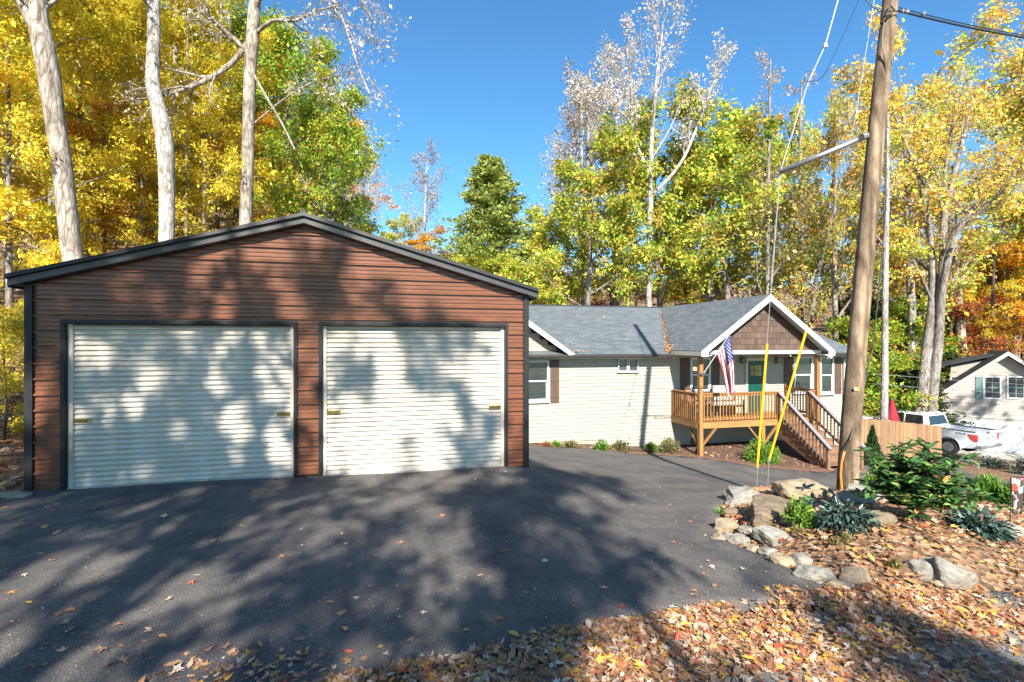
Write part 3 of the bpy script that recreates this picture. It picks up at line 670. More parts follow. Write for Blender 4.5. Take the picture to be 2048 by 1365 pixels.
# cedar shakes one by one
def shake_mesh():
    mb = MB(); mb.add([(0, -.016, 0), (1, -.016, 0), (1, -.003, 1), (0, -.003, 1), (0, 0, 0), (1, 0, 0), (1, 0, 1), (0, 0, 1)],
                      [(0, 1, 2, 3), (4, 5, 1, 0), (0, 3, 7, 4), (1, 5, 6, 2), (3, 2, 6, 7)])
    me = bpy.data.meshes.new('shake'); me.from_pydata([tuple(v) for v in mb.v], [], mb.f); return me
sm = shake_mesh(); sm.materials.append(M['shake'])
M['shake_lit'] = wood('sunlit_shake', (.42, .34, .27), (.55, .46, .38), 'z', .8, 14, .3)  # lit copy of the cedar shake, sunshine painted into the paler tone
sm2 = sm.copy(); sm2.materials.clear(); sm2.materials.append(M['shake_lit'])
def shakes(cx, half, zbot, zap, sl, Y, me, rowh=.215):
    z = zbot; r = 0; rng = random.Random(5)
    while z < zap-.08:
        h = min(rowh, zap-z); w = half-(z+h*.5-zbot)/sl-.02
        x = cx-w; 
        while x < cx+w-.03:
            ww = min(rng.choice([.13, .16, .18, .22]), cx+w-x)
            dz = rng.uniform(-.006, .006)
            place('shake', me, house, (x, Y-rng.uniform(0, .004), z+dz), (0, 0, 0), (ww-.008, 1.3, h+.02-dz)); x += ww
        z += rowh; r += 1
shakes(GA, GH-.26, gez-.0, gz-.26, gsl, GY, sm)
zbm = gez-.0
mb = MB(); mb.box(GA-GH+.18, PF-.09, zbm-.125, GA+GH-.18, PF+.06, zbm+.0); mb.build('porch_beam', M['white'], house)
mb = MB(); mb.box(GA-GH+.25, PF+.06, zbm-.10, GA+GH-.25, HY0-.02, zbm-.08); mb.build('porch_ceiling', M['cream'], house)
# left front gable (mostly behind the garage)
LX = XP(1150, 16.25); LG = 2.7; LA = LX-LG; lsl = .70; lez = EZ+.02; lpk = lez+LG*lsl; LY = 16.25
lq = [[(LX, LY, lez), (LX, LY+ (lpk-EZ)/slope+1.0, lez), (LA, LY+(lpk-EZ)/slope+1.0, lpk), (LA, LY, lpk)], [(LX-2*LG, LY+(lpk-EZ)/slope+1.0, lez), (LX-2*LG, LY, lez), (LA, LY, lpk), (LA, LY+(lpk-EZ)/slope+1.0, lpk)]]
uvroof('front_gable_roof', lq, M['shingle'], house)
for s in (-1, 1):
    mb = MB(); xe = LA+s*LG
    pts = [(LA, LY-.03, lpk-.02), (xe, LY-.03, lez-.02), (xe-s*.2, LY-.03, lez-.05), (LA, LY-.03, lpk-.25)]
    mb.prism(pts if s > 0 else pts[::-1], (0, .04, 0)); mb.build('rake_board', M['white'], house)
    mb = MB(); pts = [(LA, LY+.015, lpk-.08), (xe, LY+.015, lez-.07), (xe, LY+.015, lez-.10), (LA, LY+.015, lpk-.11)]
    mb.prism(pts if s > 0 else pts[::-1], (0, .4, 0)); mb.build('rake_soffit', M['cream'], house)
mb = MB(); mb.prism([(LA-LG+.3, LY+.45, lez-.02), (LX-.3, LY+.45, lez-.02), (LA, LY+.45, lpk-.15)], (0, .05, 0)); mb.build('gable_sheathing', M['shutter'], house)
shakes(LA, LG-.35, lez+.05, lpk-.3, lsl, LY+.44, sm2)
mb = MB(); mb.box(LX-2*LG, LY+.36, lez-.0, LX-.4, LY+.44, lez+.05); mb.build('gable_sill', M['white'], house)

mb = MB(); q = XP(1690, HY0)-.12; mb.box(q-.04, HY0-.10, SB2+.1, q+.04, HY0-.03, EZ-.3); mb.bar((q, HY0-.07, EZ-.28), (q, HY0-.36, EZ-.12), .07, .06); mb.bar((q, HY0-.07, SB2+.12), (q, HY0-.35, SB2-.0), .07, .06); mb.build('downspout', M['cream'], house)
# ---- windows
def window(parent, x0, x1, z0, z1, Y, sash=True, glassm='glass', blind=True, frame='white', fw=.07, mull=0, label=None):
    Y = Y-.035
    f = MB()
    f.box(x0-fw, Y-.05, z0-fw, x0, Y+.02, z1+fw); f.box(x1, Y-.05, z0-fw, x1+fw, Y+.02, z1+fw)
    f.box(x0, Y-.05, z1, x1, Y+.02, z1+fw); f.box(x0, Y-.055, z0-fw, x1, Y+.02, z0)
    f.box(x0-fw-.03, Y-.075, z0-fw-.03, x1+fw+.03, Y-.002, z0-fw)
    w = f.build('window', M[frame], parent)
    if label: w['label'] = label
    zm = (z0+z1)/2
    if sash:
        s = MB(); s.box(x0, Y-.03, zm-.025, x1, Y+.01, zm+.025); s.box(x0, Y-.02, z0, x0+.035, Y+.01, zm-.025); s.box(x1-.035, Y-.02, z0, x1, Y+.01, zm-.025); s.box(x0+.035, Y-.02, z0, x1-.035, Y+.01, z0+.035)
        s.build('sash', M[frame], w)
        g = MB(); g.box(x0, Y+.0, zm+.025, x1, Y+.006, z1); g.build('pane', M[glassm], w)
        g = MB(); g.box(x0+.035, Y+.0, z0+.035, x1-.035, Y+.006, zm-.025); g.build('pane', M[glassm], w)
    else:
        g = MB(); g.box(x0, Y+.0, z0, x1, Y+.006, z1); g.build('pane', M[glassm], w)
    return w
def zp(px, py): return ZP(px, py, HY0)
def xp(px): return XP(px, HY0)
def tinted(name, c, r=.25):
    m, t, b = nt(name); n = noise_n(t, coords(t, (.6, 1, 2.5)), 2.2, 4, .7)
    rr = ramp(t, [(.35, tuple(x*.45 for x in c)), (.65, c)]); t.links.new(n, rr.inputs[0]); t.links.new(rr.outputs[0], b.inputs['Base Color'])
    b.inputs['Roughness'].default_value = r; b.inputs['Specular IOR Level'].default_value = .8
    b.inputs['Coat Weight'].default_value = .6; b.inputs['Coat Roughness'].default_value = .05
    return m
M['glass'] = tinted('window_glass', (.035, .045, .04)); M['screen'] = tinted('window_screen', (.065, .07, .08), .4)
window(house, xp(1046), xp(1093), zp(1080, 800), zp(1080, 725), HY0, label='tall white framed window beside the garage corner')
window(house, xp(1236), xp(1252), zp(1245, 742), zp(1245, 719), HY0, sash=False, glassm='screen', fw=.03)
window(house, xp(1257), xp(1273), zp(1265, 742), zp(1265, 719), HY0, sash=False, glassm='screen', fw=.03)
mb = MB(); mb.box(xp(1231), HY0-.07, zp(1245, 717), xp(1278), HY0-.01, zp(1245, 711)); mb.build('window_header', M['cream'], house)
window(house, xp(1382), xp(1416), zp(1400, 781), zp(1400, 719), HY0, label='porch window behind the left porch post')
window(house, xp(1588), xp(1620), zp(1600, 783), zp(1600, 717), HY0, label='porch window right of the door')
window(house, xp(1640), xp(1662), zp(1650, 785), zp(1650, 716), HY0, label='window right of the right porch post')
for (a, b, t0, b0) in ((1100, 1118, 714, 806), (1360, 1378, 716, 784), (1421, 1438, 716, 784), (1567, 1584, 715, 786), (1667, 1681, 714, 788)):
    mb = MB(); x0, x1 = xp(a), xp(b); z1, z0 = zp((a+b)/2, t0), zp((a+b)/2, b0); n = 3
    for i in range(n):
        q = x0+(x1-x0)*i/n; mb.box(q+.004, HY0-.045, z0, x0+(x1-x0)*(i+1)/n-.004, HY0-.021, z1)
    for fz in (.14, .5, .86): mb.box(x0+.01, HY0-.062, z0+(z1-z0)*fz-.04, x1-.01, HY0-.045, z0+(z1-z0)*fz+.04)
    mb.build('shutter', M['shutter'], house)
# door
dx0, dx1 = xp(1494), xp(1527); DZ = EYE-2.76; dzt = zp(1510, 722)
mb = MB(); mb.box(dx0-.11, HY0-.06, DZ, dx0, HY0+.02, dzt+.11); mb.box(dx1, HY0-.06, DZ, dx1+.11, HY0+.02, dzt+.11); mb.box(dx0, HY0-.06, dzt, dx1, HY0+.02, dzt+.11); mb.build('door_frame', M['cream'], house)
mb = MB(); mb.box(dx0, HY0-.034, DZ+.02, dx1, HY0+.0, dzt)
for i in (0, 1):
    a = dx0+.12+(dx1-dx0-.24)*i/2+.02; b = dx0+.12+(dx1-dx0-.24)*(i+1)/2-.02; mb.box(a, HY0-.044, DZ+.25, b, HY0-.034, dzt-.75)
door = mb.build('front_door', M['teal'], house)
M['lite'] = tinted('door_lite', (.30, .27, .05), .2)
gx0, gx1, gz0, gz1 = dx0+.12, dx1-.12, dzt-.60, dzt-.17
for i in range(3):
    for j in range(2):
        a = gx0+(gx1-gx0)*i/3+.012; b = gx0+(gx1-gx0)*(i+1)/3-.012; c = gz0+(gz1-gz0)*j/2+.012; d = gz0+(gz1-gz0)*(j+1)/2-.012
        mb = MB(); mb.box(a, HY0-.042, c, b, HY0-.035, d); mb.build('pane', M['lite'], door)
mb = MB(); mb.tube([(dx1-.07, HY0-.07, DZ+1.0), (dx1-.07, HY0-.02, DZ+1.0)], .025, 8); mb.build('handle', M['brass'], door)
# lanterns
for pxl in (1481, 1551):
    x, z = xp(pxl), zp(pxl, 720)
    la = thing('wall_lantern', 'black wall lantern '+('left' if pxl < 1500 else 'right')+' of the teal front door', 'lantern', (x, HY0-.02, z), 'lanterns beside the front door')
    mb = MB(); mb.box(x-.12, HY0-.035, z-.10, x-.03, HY0-.013, z+.12); mb.build('back_plate', M['cream'], la)
    mb = MB()
    for sx in (-.08, .08):
        for sy in (-.22, -.06): mb.box(x+sx-.008, HY0+sy-.008, z-.10, x+sx+.008, HY0+sy+.008, z+.10)
    mb.box(x-.10, HY0-.24, z+.10, x+.10, HY0-.04, z+.12); mb.box(x-.10, HY0-.24, z-.12, x+.10, HY0-.04, z-.10); mb.box(x-.05, HY0-.05, z-.02, x+.05, HY0-.014, z+.04); mb.build('cage', M['black_metal'], la)
    mb = MB(); mb.tube([(x, HY0-.14, z-.09), (x, HY0-.14, z+.03)], .035, 8); mb.build('bulb', M['cream'], la)
# flood light at right gable corner, hose box, outlets
x = xp(1655)-.2; z = gez-.2
fl = thing('flood_light', 'white twin flood light under the right end of the porch eave', 'light', (XP(1655, 15.1), 15.1, z))
mb = MB(); q = XP(1655, 15.1); mb.tube([(q-.08, 15.1, z), (q-.08, 15.0, z-.08)], [.04, .06], 8); mb.tube([(q+.08, 15.1, z), (q+.08, 15.0, z-.08)], [.04, .06], 8); mb.box(q-.1, 15.08, z-.01, q+.1, 15.16, z+.05); mb.build('lamp_head', M['white'], fl)
for (px, py, w, h, nm, lab) in ((1202, 871, .10, .14, 'hose_tap_box', 'small hose tap box on the siding above the foundation step'), (1259, 869, .07, .14, 'outlet_box', 'small white outlet box low on the sunlit siding')):
    a, c = xp(px), zp(px, py); mb = MB(); mb.box(a-w, HY0-.07, c-h, a+w, HY0-.013, c+h); tag(mb.build(nm, M['cream'], None, bevel=.01), lab, 'box')
mb = MB(); a, c = xp(1389), zp(1389, 882); mb.box(a-.18, HY0-.04, c-.1, a+.12, HY0-.013, c+.1); mb.build('vent', M['shutter'], house)
# porch light glow inside the left window: lamp seen through glass
lamp_m, t, b = nt('lamp_glow'); b.inputs['Emission Color'].default_value = (1, .6, .2, 1); b.inputs['Emission Strength'].default_value = 2.5; b.inputs['Base Color'].default_value = (.8, .5, .2, 1)
mb = MB(); q = xp(1388); zz = zp(1388, 738); mb.tube([(q, HY0-.07, zz-.05), (q, HY0-.07, zz+.06)], [.06, .045], 8); mb.build('sconce', lamp_m, house)

# ---- porch deck
DXL, DXR = XP(1396, PF), XP(1641, PF); rail_h = 1.0
gt = lambda x, y: T(x, y)
porch = thing('porch_deck', 'raised wooden porch deck with balusters and corner post', 'porch', (DXL, PF, gt(DXL, PF)))
n = 36; bw = (HY0-.02-(PF-.03))/ 12
for i in range(12):
    mb = MB(); a = PF-.03+bw*i; mb.box(DXL-.03, a+.004, DZ-.035, DXR+.03, a+bw-.004, DZ); mb.build('deck_board', M['deckx'], porch)
for (a, b) in (((DXL, PF, DZ-.13), (DXR, PF, DZ-.13)),): 
    mb = MB(); mb.bar(a, b, .045, .185); mb.build('rim_board', M['deckx'], porch)
for xx in (DXL, DXR):
    mb = MB(); mb.bar((xx, PF+.025, DZ-.13), (xx, HY0-.02, DZ-.13), .045, .185); mb.build('rim_board', M['decky'], porch)
mb = MB()
for i in range(1, 12):
    xx = DXL+(DXR-DXL)*i/12; mb.bar((xx, PF+.03, DZ-.13), (xx, HY0-.02, DZ-.13), .04, .18)
mb.build('joists', M['decky'], porch)
def post(x, y, z0, z1, w=.14, par=porch, name='post', m='deck'):
    mb = MB(); mb.box(x-w/2, y-w/2, z0, x+w/2, y+w/2, z1); return mb.build(name, M[m], par, bevel=.006)
PLX = DXL+.07; PRX = XP(1633, PF)
post(PLX, PF-.03, gt(PLX, PF)-.1, zbm-.13); post(PRX, PF-.03, gt(PRX, PF)-.1, zbm-.13)
PMX = XP(1525, PF); post(PMX, PF-.0, gt(PMX, PF)-.1, DZ-.23, .13)
for (xx, s) in ((PLX, 1), (PMX, -1), (PMX, 1), (PRX, -1)):
    mb = MB(); mb.bar((xx+s*.05, PF-.01, DZ-.85), (xx+s*.62, PF-.01, DZ-.22), .05, .09, (0, 1, 0)); mb.build('brace', M['deck'], porch)
mb = MB(); mb.bar((PLX, PF+.05, DZ-.85), (PLX, PF+.62, DZ-.22), .05, .09, (1, 0, 0)); mb.build('brace', M['deck'], porch)
STX0, STX1 = XP(1556, PF), XP(1617, PF)
bal = MB(); bal.box(-.017, -.017, 0, .017, .017, 1); bal_me = bpy.data.meshes.new('baluster'); bal_me.from_pydata([tuple(v) for v in bal.v], [], bal.f); bal_me.materials.append(M['deck'])
bal_me2 = bal_me.copy(); bal_me2.materials.clear(); bal_me2.materials.append(M['stair'])
def rail(a, b, top=rail_h, nb=None, endposts=(True, True)):
    a = Vector(a); b = Vector(b); d = b-a; L = d.length
    ax = 'deckx' if abs(d.x) > abs(d.y) else 'decky'
    up = Vector((0, 0, 1))
    mb = MB(); mb.bar(a+up*(top-.02), b+up*(top-.02), .13, .035); mb.build('rail_cap', M[ax], porch)
    mb = MB(); mb.bar(a+up*(top-.085), b+up*(top-.085), .038, .09); mb.build('top_rail', M[ax], porch)
    mb = MB(); mb.bar(a+up*.09, b+up*.09, .038, .085); mb.build('bottom_rail', M[ax], porch)
    nb = nb or int(L/.125); off = Vector((-d.y, d.x, 0)).normalized()*-.038
    for i in range(nb):
        p = a.lerp(b, (i+.7)/(nb+.4))-off*-1; p = a.lerp(b, (i+.7)/(nb+.4))+off
        place('baluster', bal_me, porch, (p.x, p.y, DZ+.03), (0, 0, 0), (1, 1, top-.07))
y = PF+.02
rail((DXL+.14, y, DZ), (STX0-.06, y, DZ), nb=24)
rail((STX1+.1, y, DZ), (PRX-.07, y, DZ), nb=2)
rail((DXL+.03, HY0-.1, DZ), (DXL+.03, PF+.05, DZ), nb=12)
rail((DXR-.03, PF+.05, DZ), (DXR-.03, HY0-.1, DZ), nb=11)
for xx, yy in ((STX0, y), (STX1, y), (DXL+.03, HY0-.09), (DXR-.03, HY0-.09)):
    post(xx, yy, DZ-.2, DZ+rail_h-.02, .10, name='rail_post')
# stairs
YB = 13.02; ZBt = gt((STX0+STX1)/2, YB); nr = 7; 
stairs = thing('stairs', 'wooden porch stairs with grey handrails going down to the driveway', 'stairs', (STX0, YB, ZBt))
ris = (DZ-ZBt-.02)/nr; run = (PF-.03-YB-.05)/(nr-1)
for i in range(1, nr):
    z = DZ-ris*i; y1 = PF-.03-run*(i-1); mb = MB(); mb.box(STX0-.03, y1-run-.02, z-.038, STX1+.03, y1-run/2-.004, z); mb.box(STX0-.03, y1-run/2+.002, z-.038, STX1+.03, y1, z); mb.build('tread', M['stair'], stairs)
    mb = MB(); mb.box(STX0+.02, y1-.01, z, STX1-.02, y1+.008, z+ris-.04); mb.build('riser', M['stair'], stairs)
mb = MB(); mb.box(STX0-.03, YB-.2, ZBt-.1, STX1+.03, YB+.1, ZBt+.035); mb.build('bottom_tread', M['stair'], stairs)
for xx in (STX0-.0, (STX0+STX1)/2, STX1-.0):
    mb = MB(); pts = []
    for i in range(nr):
        z = DZ-ris*i-.04; yq = PF-.03-run*i
        pts += [(xx, yq, z), (xx, yq, z-ris)] if i < nr-1 else [(xx, yq, z)]
    pts = [(xx, PF-.03, DZ-ris-.04)]
    for i in range(1, nr):
        yq = PF-.03-run*i; pts += [(xx, yq, DZ-ris*i-.04), (xx, yq, DZ-ris*(i+1)-.04)]
    pts += [(xx, YB+.25, ZBt-.05), (xx, PF-.03, DZ-ris*2-.22)]
    mb.prism(pts, (.04, 0, 0)); mb.build('stringer', M['stair'], stairs)
for xx in (STX0, STX1):
    a = Vector((xx, PF-.05, DZ+rail_h-.03)); b = Vector((xx, YB+.0, EYE-3.33)); a2 = a+Vector((0, 0, -.86)); b2 = b+Vector((0, 0, -.66))
    mb = MB(); mb.bar(a, b+(b-a).normalized()*.12, .13, .035, (0, 0, 1)); mb.build('handrail', M['rail_cap'], stairs)
    mb = MB(); mb.bar(a-Vector((0, 0, .08)), b-Vector((0, 0, .08)), .038, .09); mb.build('top_rail', M['stair'], stairs)
    mb = MB(); mb.bar(a2, b2, .038, .08); mb.build('bottom_rail', M['stair'], stairs)
    post(xx, YB+.02, gt(xx, YB)-.05, b.z-.02, .10, stairs, 'newel_post', 'stair')
    for i in range(14):
        t_ = (i+.6)/14.6; p = a.lerp(b, t_); q = a2.lerp(b2, t_); place('baluster', bal_me2, stairs, (xx-.036, p.y, q.z-.03), (0, 0, 0), (1, 1, p.z-q.z-.03))

# ---- porch furniture
def chair_like(x, y, label, cush):
    c = thing('porch_chair', label, 'chair', (x, y, DZ))
    mb = MB(); w = .62; d = .6
    for sx in (-1, 1):
        for sy in (-1, 1): mb.box(x+sx*w/2-.025, y+sy*d/2-.025, DZ, x+sx*w/2+.025, y+sy*d/2+.025, DZ+(.62 if sy < 0 else .95))
        mb.box(x+sx*w/2-.035, y-d/2, DZ+.6, x+sx*w/2+.035, y+d/2, DZ+.635)
    mb.box(x-w/2, y-d/2, DZ+.36, x+w/2, y+d/2, DZ+.4)
    mb.build('frame', M['wicker'], c)
    for i in range(7):
        xx = x-w/2+.05+i*(w-.1)/6; mb = MB(); mb.box(xx-.02, y+d/2-.04, DZ+.4, xx+.02, y+d/2-.01, DZ+.93); mb.build('back_slat', M['wicker'], c)
    mb = MB(); mb.box(x-w/2+.04, y-d/2+.02, DZ+.4, x+w/2-.04, y+d/2-.06, DZ+.5); mb.build('seat_cushion', cush, c, bevel=.03)
    mb = MB(); mb.prism([(x-.23, y+.1, DZ+.5), (x+.23, y+.1, DZ+.5), (x+.25, y+.2, DZ+.98), (x-.25, y+.2, DZ+.98)], (0, .1, 0)); mb.build('back_cushion', cush, c, bevel=.03)
M['pink_cush'] = simple('terracotta_cushion', (.34, .16, .11), .9, 0, .1, 20, .2)
chair_like(XP(1388, 16.2)-.15, 16.2, 'dark porch chair with terracotta cushion at the left end of the porch', M['pink_cush'])
c = thing('porch_bench', 'dark wicker porch bench with white cushion beneath the flag', 'bench', (XP(1440, 16.35), 16.35, DZ)); bx = XP(1446, 16.35)
mb = MB()
for sx in (-.7, .7):
    for sy in (-.28, .28): mb.box(bx+sx-.03, 16.35+sy-.03, DZ, bx+sx+.03, 16.35+sy+.03, DZ+.6)
mb.box(bx-.73, 16.05, DZ+.34, bx+.73, 16.65, DZ+.4); mb.box(bx-.73, 16.58, DZ+.4, bx+.73, 16.64, DZ+.9); mb.build('frame', M['wicker'], c)
mb = MB(); mb.box(bx-.65, 16.08, DZ+.4, bx+.65, 16.55, DZ+.52); mb.build('seat_cushion', M['fabric'], c, bevel=.03)
mb = MB(); mb.box(bx-.35, 16.42, DZ+.55, bx+.55, 16.56, DZ+1.12); mb.build('pillow', M['fabric'], c, bevel=.05)
t_ = thing('side_table', 'small round dark table with a white planter on the porch', 'table', (XP(1402, 16.0), 16.0, DZ)); q = XP(1402, 16.0)
mb = MB(); mb.tube([(q, 16.0, DZ), (q, 16.0, DZ+.6)], .03, 8); mb.tube([(q, 16.0, DZ+.6), (q, 16.0, DZ+.63)], .28, 16); mb.tube([(q, 16.0, DZ), (q, 16.0, DZ+.02)], .18, 12); mb.build('table_body', M['black_metal'], t_)
mb = MB(); mb.tube([(q-.05, 16.0, DZ+.63), (q-.05, 16.0, DZ+.98)], [.10, .15], 12); tag(mb.build('planter', M['fabric'], None, True), 'white tapered planter standing on the dark porch side table', 'planter')

# ---- US flag on a staff from the left porch post
b0 = P(1409, 746, depth((PLX, PF-.12))-.15); tip = P(1462, 664, depth(b0)-.9)
fdep = depth(b0)-.6
b0 = P(1408, 746, depth(b0)); tip = P(1462, 665, fdep)
flag = thing('flag', 'stars and stripes flag hanging from a white staff on the left porch post', 'flag', b0)
mb = MB(); mb.tube([b0, tip], .013, 8); mb.tube([tip, tip+Vector((0, 0, .03))], [.025, .02], 8); mb.build('staff', M['white'], flag)
mb = MB(); mb.tube([b0+Vector((0, .08, -.06)), b0+Vector((0, -.02, .02))], .035, 8); mb.tube([b0+Vector((0, .1, -.03)), b0+Vector((0, .07, -.03))], .06, 10); mb.build('bracket', M['steel'], flag)
nu, nv = 26, 40
def flagpt(u, v):
    hx, hy = 1461-27*u, 667+48*u*.92         # along the staff
    Z0 = fdep+(depth(b0)-fdep)*u*.5
    ex, ey = 1468-13*u, 781+16*u+ 4*math.sin(u*9)
    s = v**.9
    x = hx*(1-s)+ex*s; y = hy*(1-s)+ey*s
    x += 3.2*math.sin(v*3.14)*(1-u)*.9 + 1.6*math.sin(u*14)*v
    Z = Z0+.09*math.sin(u*13+v*1.5)*min(1, v*2.5)+.05*math.sin(u*7+v*6)*v
    return P(x, y, Z)
V = [flagpt(i/nu, j/nv) for i in range(nu+1) for j in range(nv+1)]
mb = MB()
for i in range(nu):
    for j in range(nv):
        u, v = (i+.5)/nu, (j+.5)/nv
        mb.mi = 2 if (u < 7/13 and v < .4) else (0 if int(u*13) % 2 == 0 else 1)
        a = i*(nv+1)+j; mb.f.append((a, a+nv+1, a+nv+2, a+1)); mb.m.append(mb.mi)
mb.v = V; cl = mb.build('cloth', [M['flag_red'], M['flag_white'], M['flag_blue']], flag, smooth=True)
sd = cl.modifiers.new('thick', 'SOLIDIFY'); sd.thickness = .003; sd.offset = 0
st = MB()
for r in range(9):
    for k in range(6 if r % 2 == 0 else 5):
        u = (r+.9)/9.8*7/13; v = ((k+.5) if r % 2 == 0 else (k+1.0))/6*.4
        p = flagpt(u, v); du = (flagpt(u+.01, v)-p).normalized(); dv = (flagpt(u, v+.01)-p).normalized(); nn = du.cross(dv).normalized()
        if nn.y > 0: nn = -nn
        pts = [p+nn*.008+(du*math.cos(a_)+dv*math.sin(a_))*(.024 if q % 2 == 0 else .010) for q, a_ in enumerate([math.pi*2*q/10 for q in range(10)])]
        st.poly(pts)
st.build('stars', M['flag_white'], flag)
# ================================================================ NEIGHBOUR'S GARAGE
NZ0, NL0 = 32.5, .846*32.5; nd = (.85, -.527)
def N(s, q, zr):                           # s along the front, q behind it
    la = NL0+nd[0]*s+(.527)*q; de = NZ0+nd[1]*s+(.85)*q
    return c2w(la, de, zr)
nb_g = EYE-0
nh = thing('neighbour_garage', 'beige two-storey garage with white roll door and grey-green shutters', 'garage', N(3.5, 4, -6.85))
wid = 6.7; pk = 3.35; gzr = -6.85
def ntop(s): return -.80-abs(s-pk)*.84
ntop_e = ntop(0)
mb = MB(); z = gzr; nid = Vector(c2w(nd[0], nd[1], -EYE)); nn = N(0, -.02, 0)-N(0, 0, 0)
DW = (.9, 5.8); DH = -4.72
while z < ntop(pk):
    zt = min(z+.2, ntop(pk))
    def lim(zz): return max(0, abs(0) if zz < ntop_e else pk-(ntop(pk)-zz)/.84)
    a0, a1 = lim(z), lim(zt); b0_, b1_ = wid-a0, wid-a1
    spans = [((a0, a1), (b0_, b1_))]
    if zt <= DH+.01: spans = [((a0, a1), (DW[0], DW[0])), ((DW[1], DW[1]), (b0_, b1_))]
    for (l0, l1), (r0, r1) in spans:
        mb.add([N(l0, -.02, z), N(r0, -.02, z), N(r1, 0, zt), N(l1, 0, zt)], [(0, 1, 2, 3)]); mb.add([N(l0, 0, z), N(r0, 0, z), N(r0, -.02, z), N(l0, -.02, z)], [(0, 1, 2, 3)])
    z = zt
tag(mb.build('siding', M['grey_siding'], nh), kind='stuff')
mb = MB(); mb.prism([N(0, .04, gzr-.5), N(wid, .04, gzr-.5), N(wid, .04, ntop_e), N(pk, .04, ntop(pk)), N(0, .04, ntop_e)], N(0, 3.2, 0)-N(0, 0, 0)); mb.build('wall', M['grey_siding'], nh)
mb = MB(); mb.prism([N(-.05, -.04, gzr), N(.07, -.04, gzr), N(.07, .0, gzr), N(-.05, 0, gzr)], (0, 0, ntop_e-gzr)); mb.build('corner_board', M['cream'], nh)
for s in (-1, 1):
    e = pk+s*(pk+.55); et = ntop(e)
    mb = MB(); mb.prism([N(pk, -.5, ntop(pk)+.28), N(e, -.5, et+.28), N(e, -.5, et+.2), N(pk, -.5, ntop(pk)+.2)], N(0, 3.6, 0)-N(0, 0, 0)); mb.build('roof', M['shingle2'], nh)
    mb = MB(); mb.prism([N(pk, -.53, ntop(pk)+.24), N(e, -.53, et+.24), N(e, -.53, et+.0), N(pk, -.53, ntop(pk)+.0)], N(0, .05, 0)-N(0, 0, 0)); mb.build('rake_board', M['cream'], nh)
    mb = MB(); mb.prism([N(pk, -.47, ntop(pk)+.19), N(e, -.47, et+.19), N(e, -.47, et+.16), N(pk, -.47, ntop(pk)+.16)], N(0, .47, 0)-N(0, 0, 0)); mb.build('soffit', M['cream'], nh)
    mb = MB(); mb.prism([N(e, -.45, et+.2), N(e-s*.55, -.45, et+.1), N(e-s*.55, -.45, et-.05), N(e, -.45, et-.02)], N(0, .44, 0)-N(0, 0, 0)); mb.build('cornice_return', M['cream'], nh)
# shed dormer on the left slope
mb = MB(); mb.prism([N(.9, 1.2, -2.9), N(pk, 1.2, -.8), N(pk, 1.2, -.95), N(1.0, 1.2, -1.55)], N(0, 2, 0)-N(0, 0, 0)); mb.build('dormer_wall', M['grey_siding'], nh)
mb = MB(); mb.prism([N(.3, .9, -1.5), N(pk, .9, -.68), N(pk, .9, -.8), N(.3, .9, -1.66)], N(0, 2.3, 0)-N(0, 0, 0)); mb.build('dormer_roof', M['shingle2'], nh)
# garage door with panels
mb = MB(); mb.prism([N(DW[0], .02, gzr), N(DW[1], .02, gzr), N(DW[1], .02, DH), N(DW[0], .02, DH)], N(0, .02, 0)-N(0, 0, 0)); gd = mb.build('overhead_door', M['white'], nh)
for r in range(4):
    for k in range(8):
        s0 = DW[0]+(DW[1]-DW[0])*k/8+.05; s1 = DW[0]+(DW[1]-DW[0])*(k+1)/8-.05; z0 = gzr+(DH-gzr)*r/4+.06; z1 = gzr+(DH-gzr)*(r+1)/4-.06
        mb = MB(); mb.prism([N(s0, -.0, z0), N(s1, -.0, z0), N(s1, -.0, z1), N(s0, -.0, z1)], N(0, .02, 0)-N(0, 0, 0)); mb.build('panel', M['white'], gd)
mb = MB()
for a, b, c, d in ((DW[0]-.12, DW[0], gzr, DH+.12), (DW[1], DW[1]+.12, gzr, DH+.12), (DW[0], DW[1], DH, DH+.12)):
    mb.prism([N(a, -.05, c), N(b, -.05, c), N(b, -.05, d), N(a, -.05, d)], N(0, .05, 0)-N(0, 0, 0))
mb.build('door_trim', M['cream'], nh)
def ns(px):                                # facade coordinate of a pixel column
    u = (px-1024)/F; return (u*NZ0-NL0)/(nd[0]-nd[1]*u)
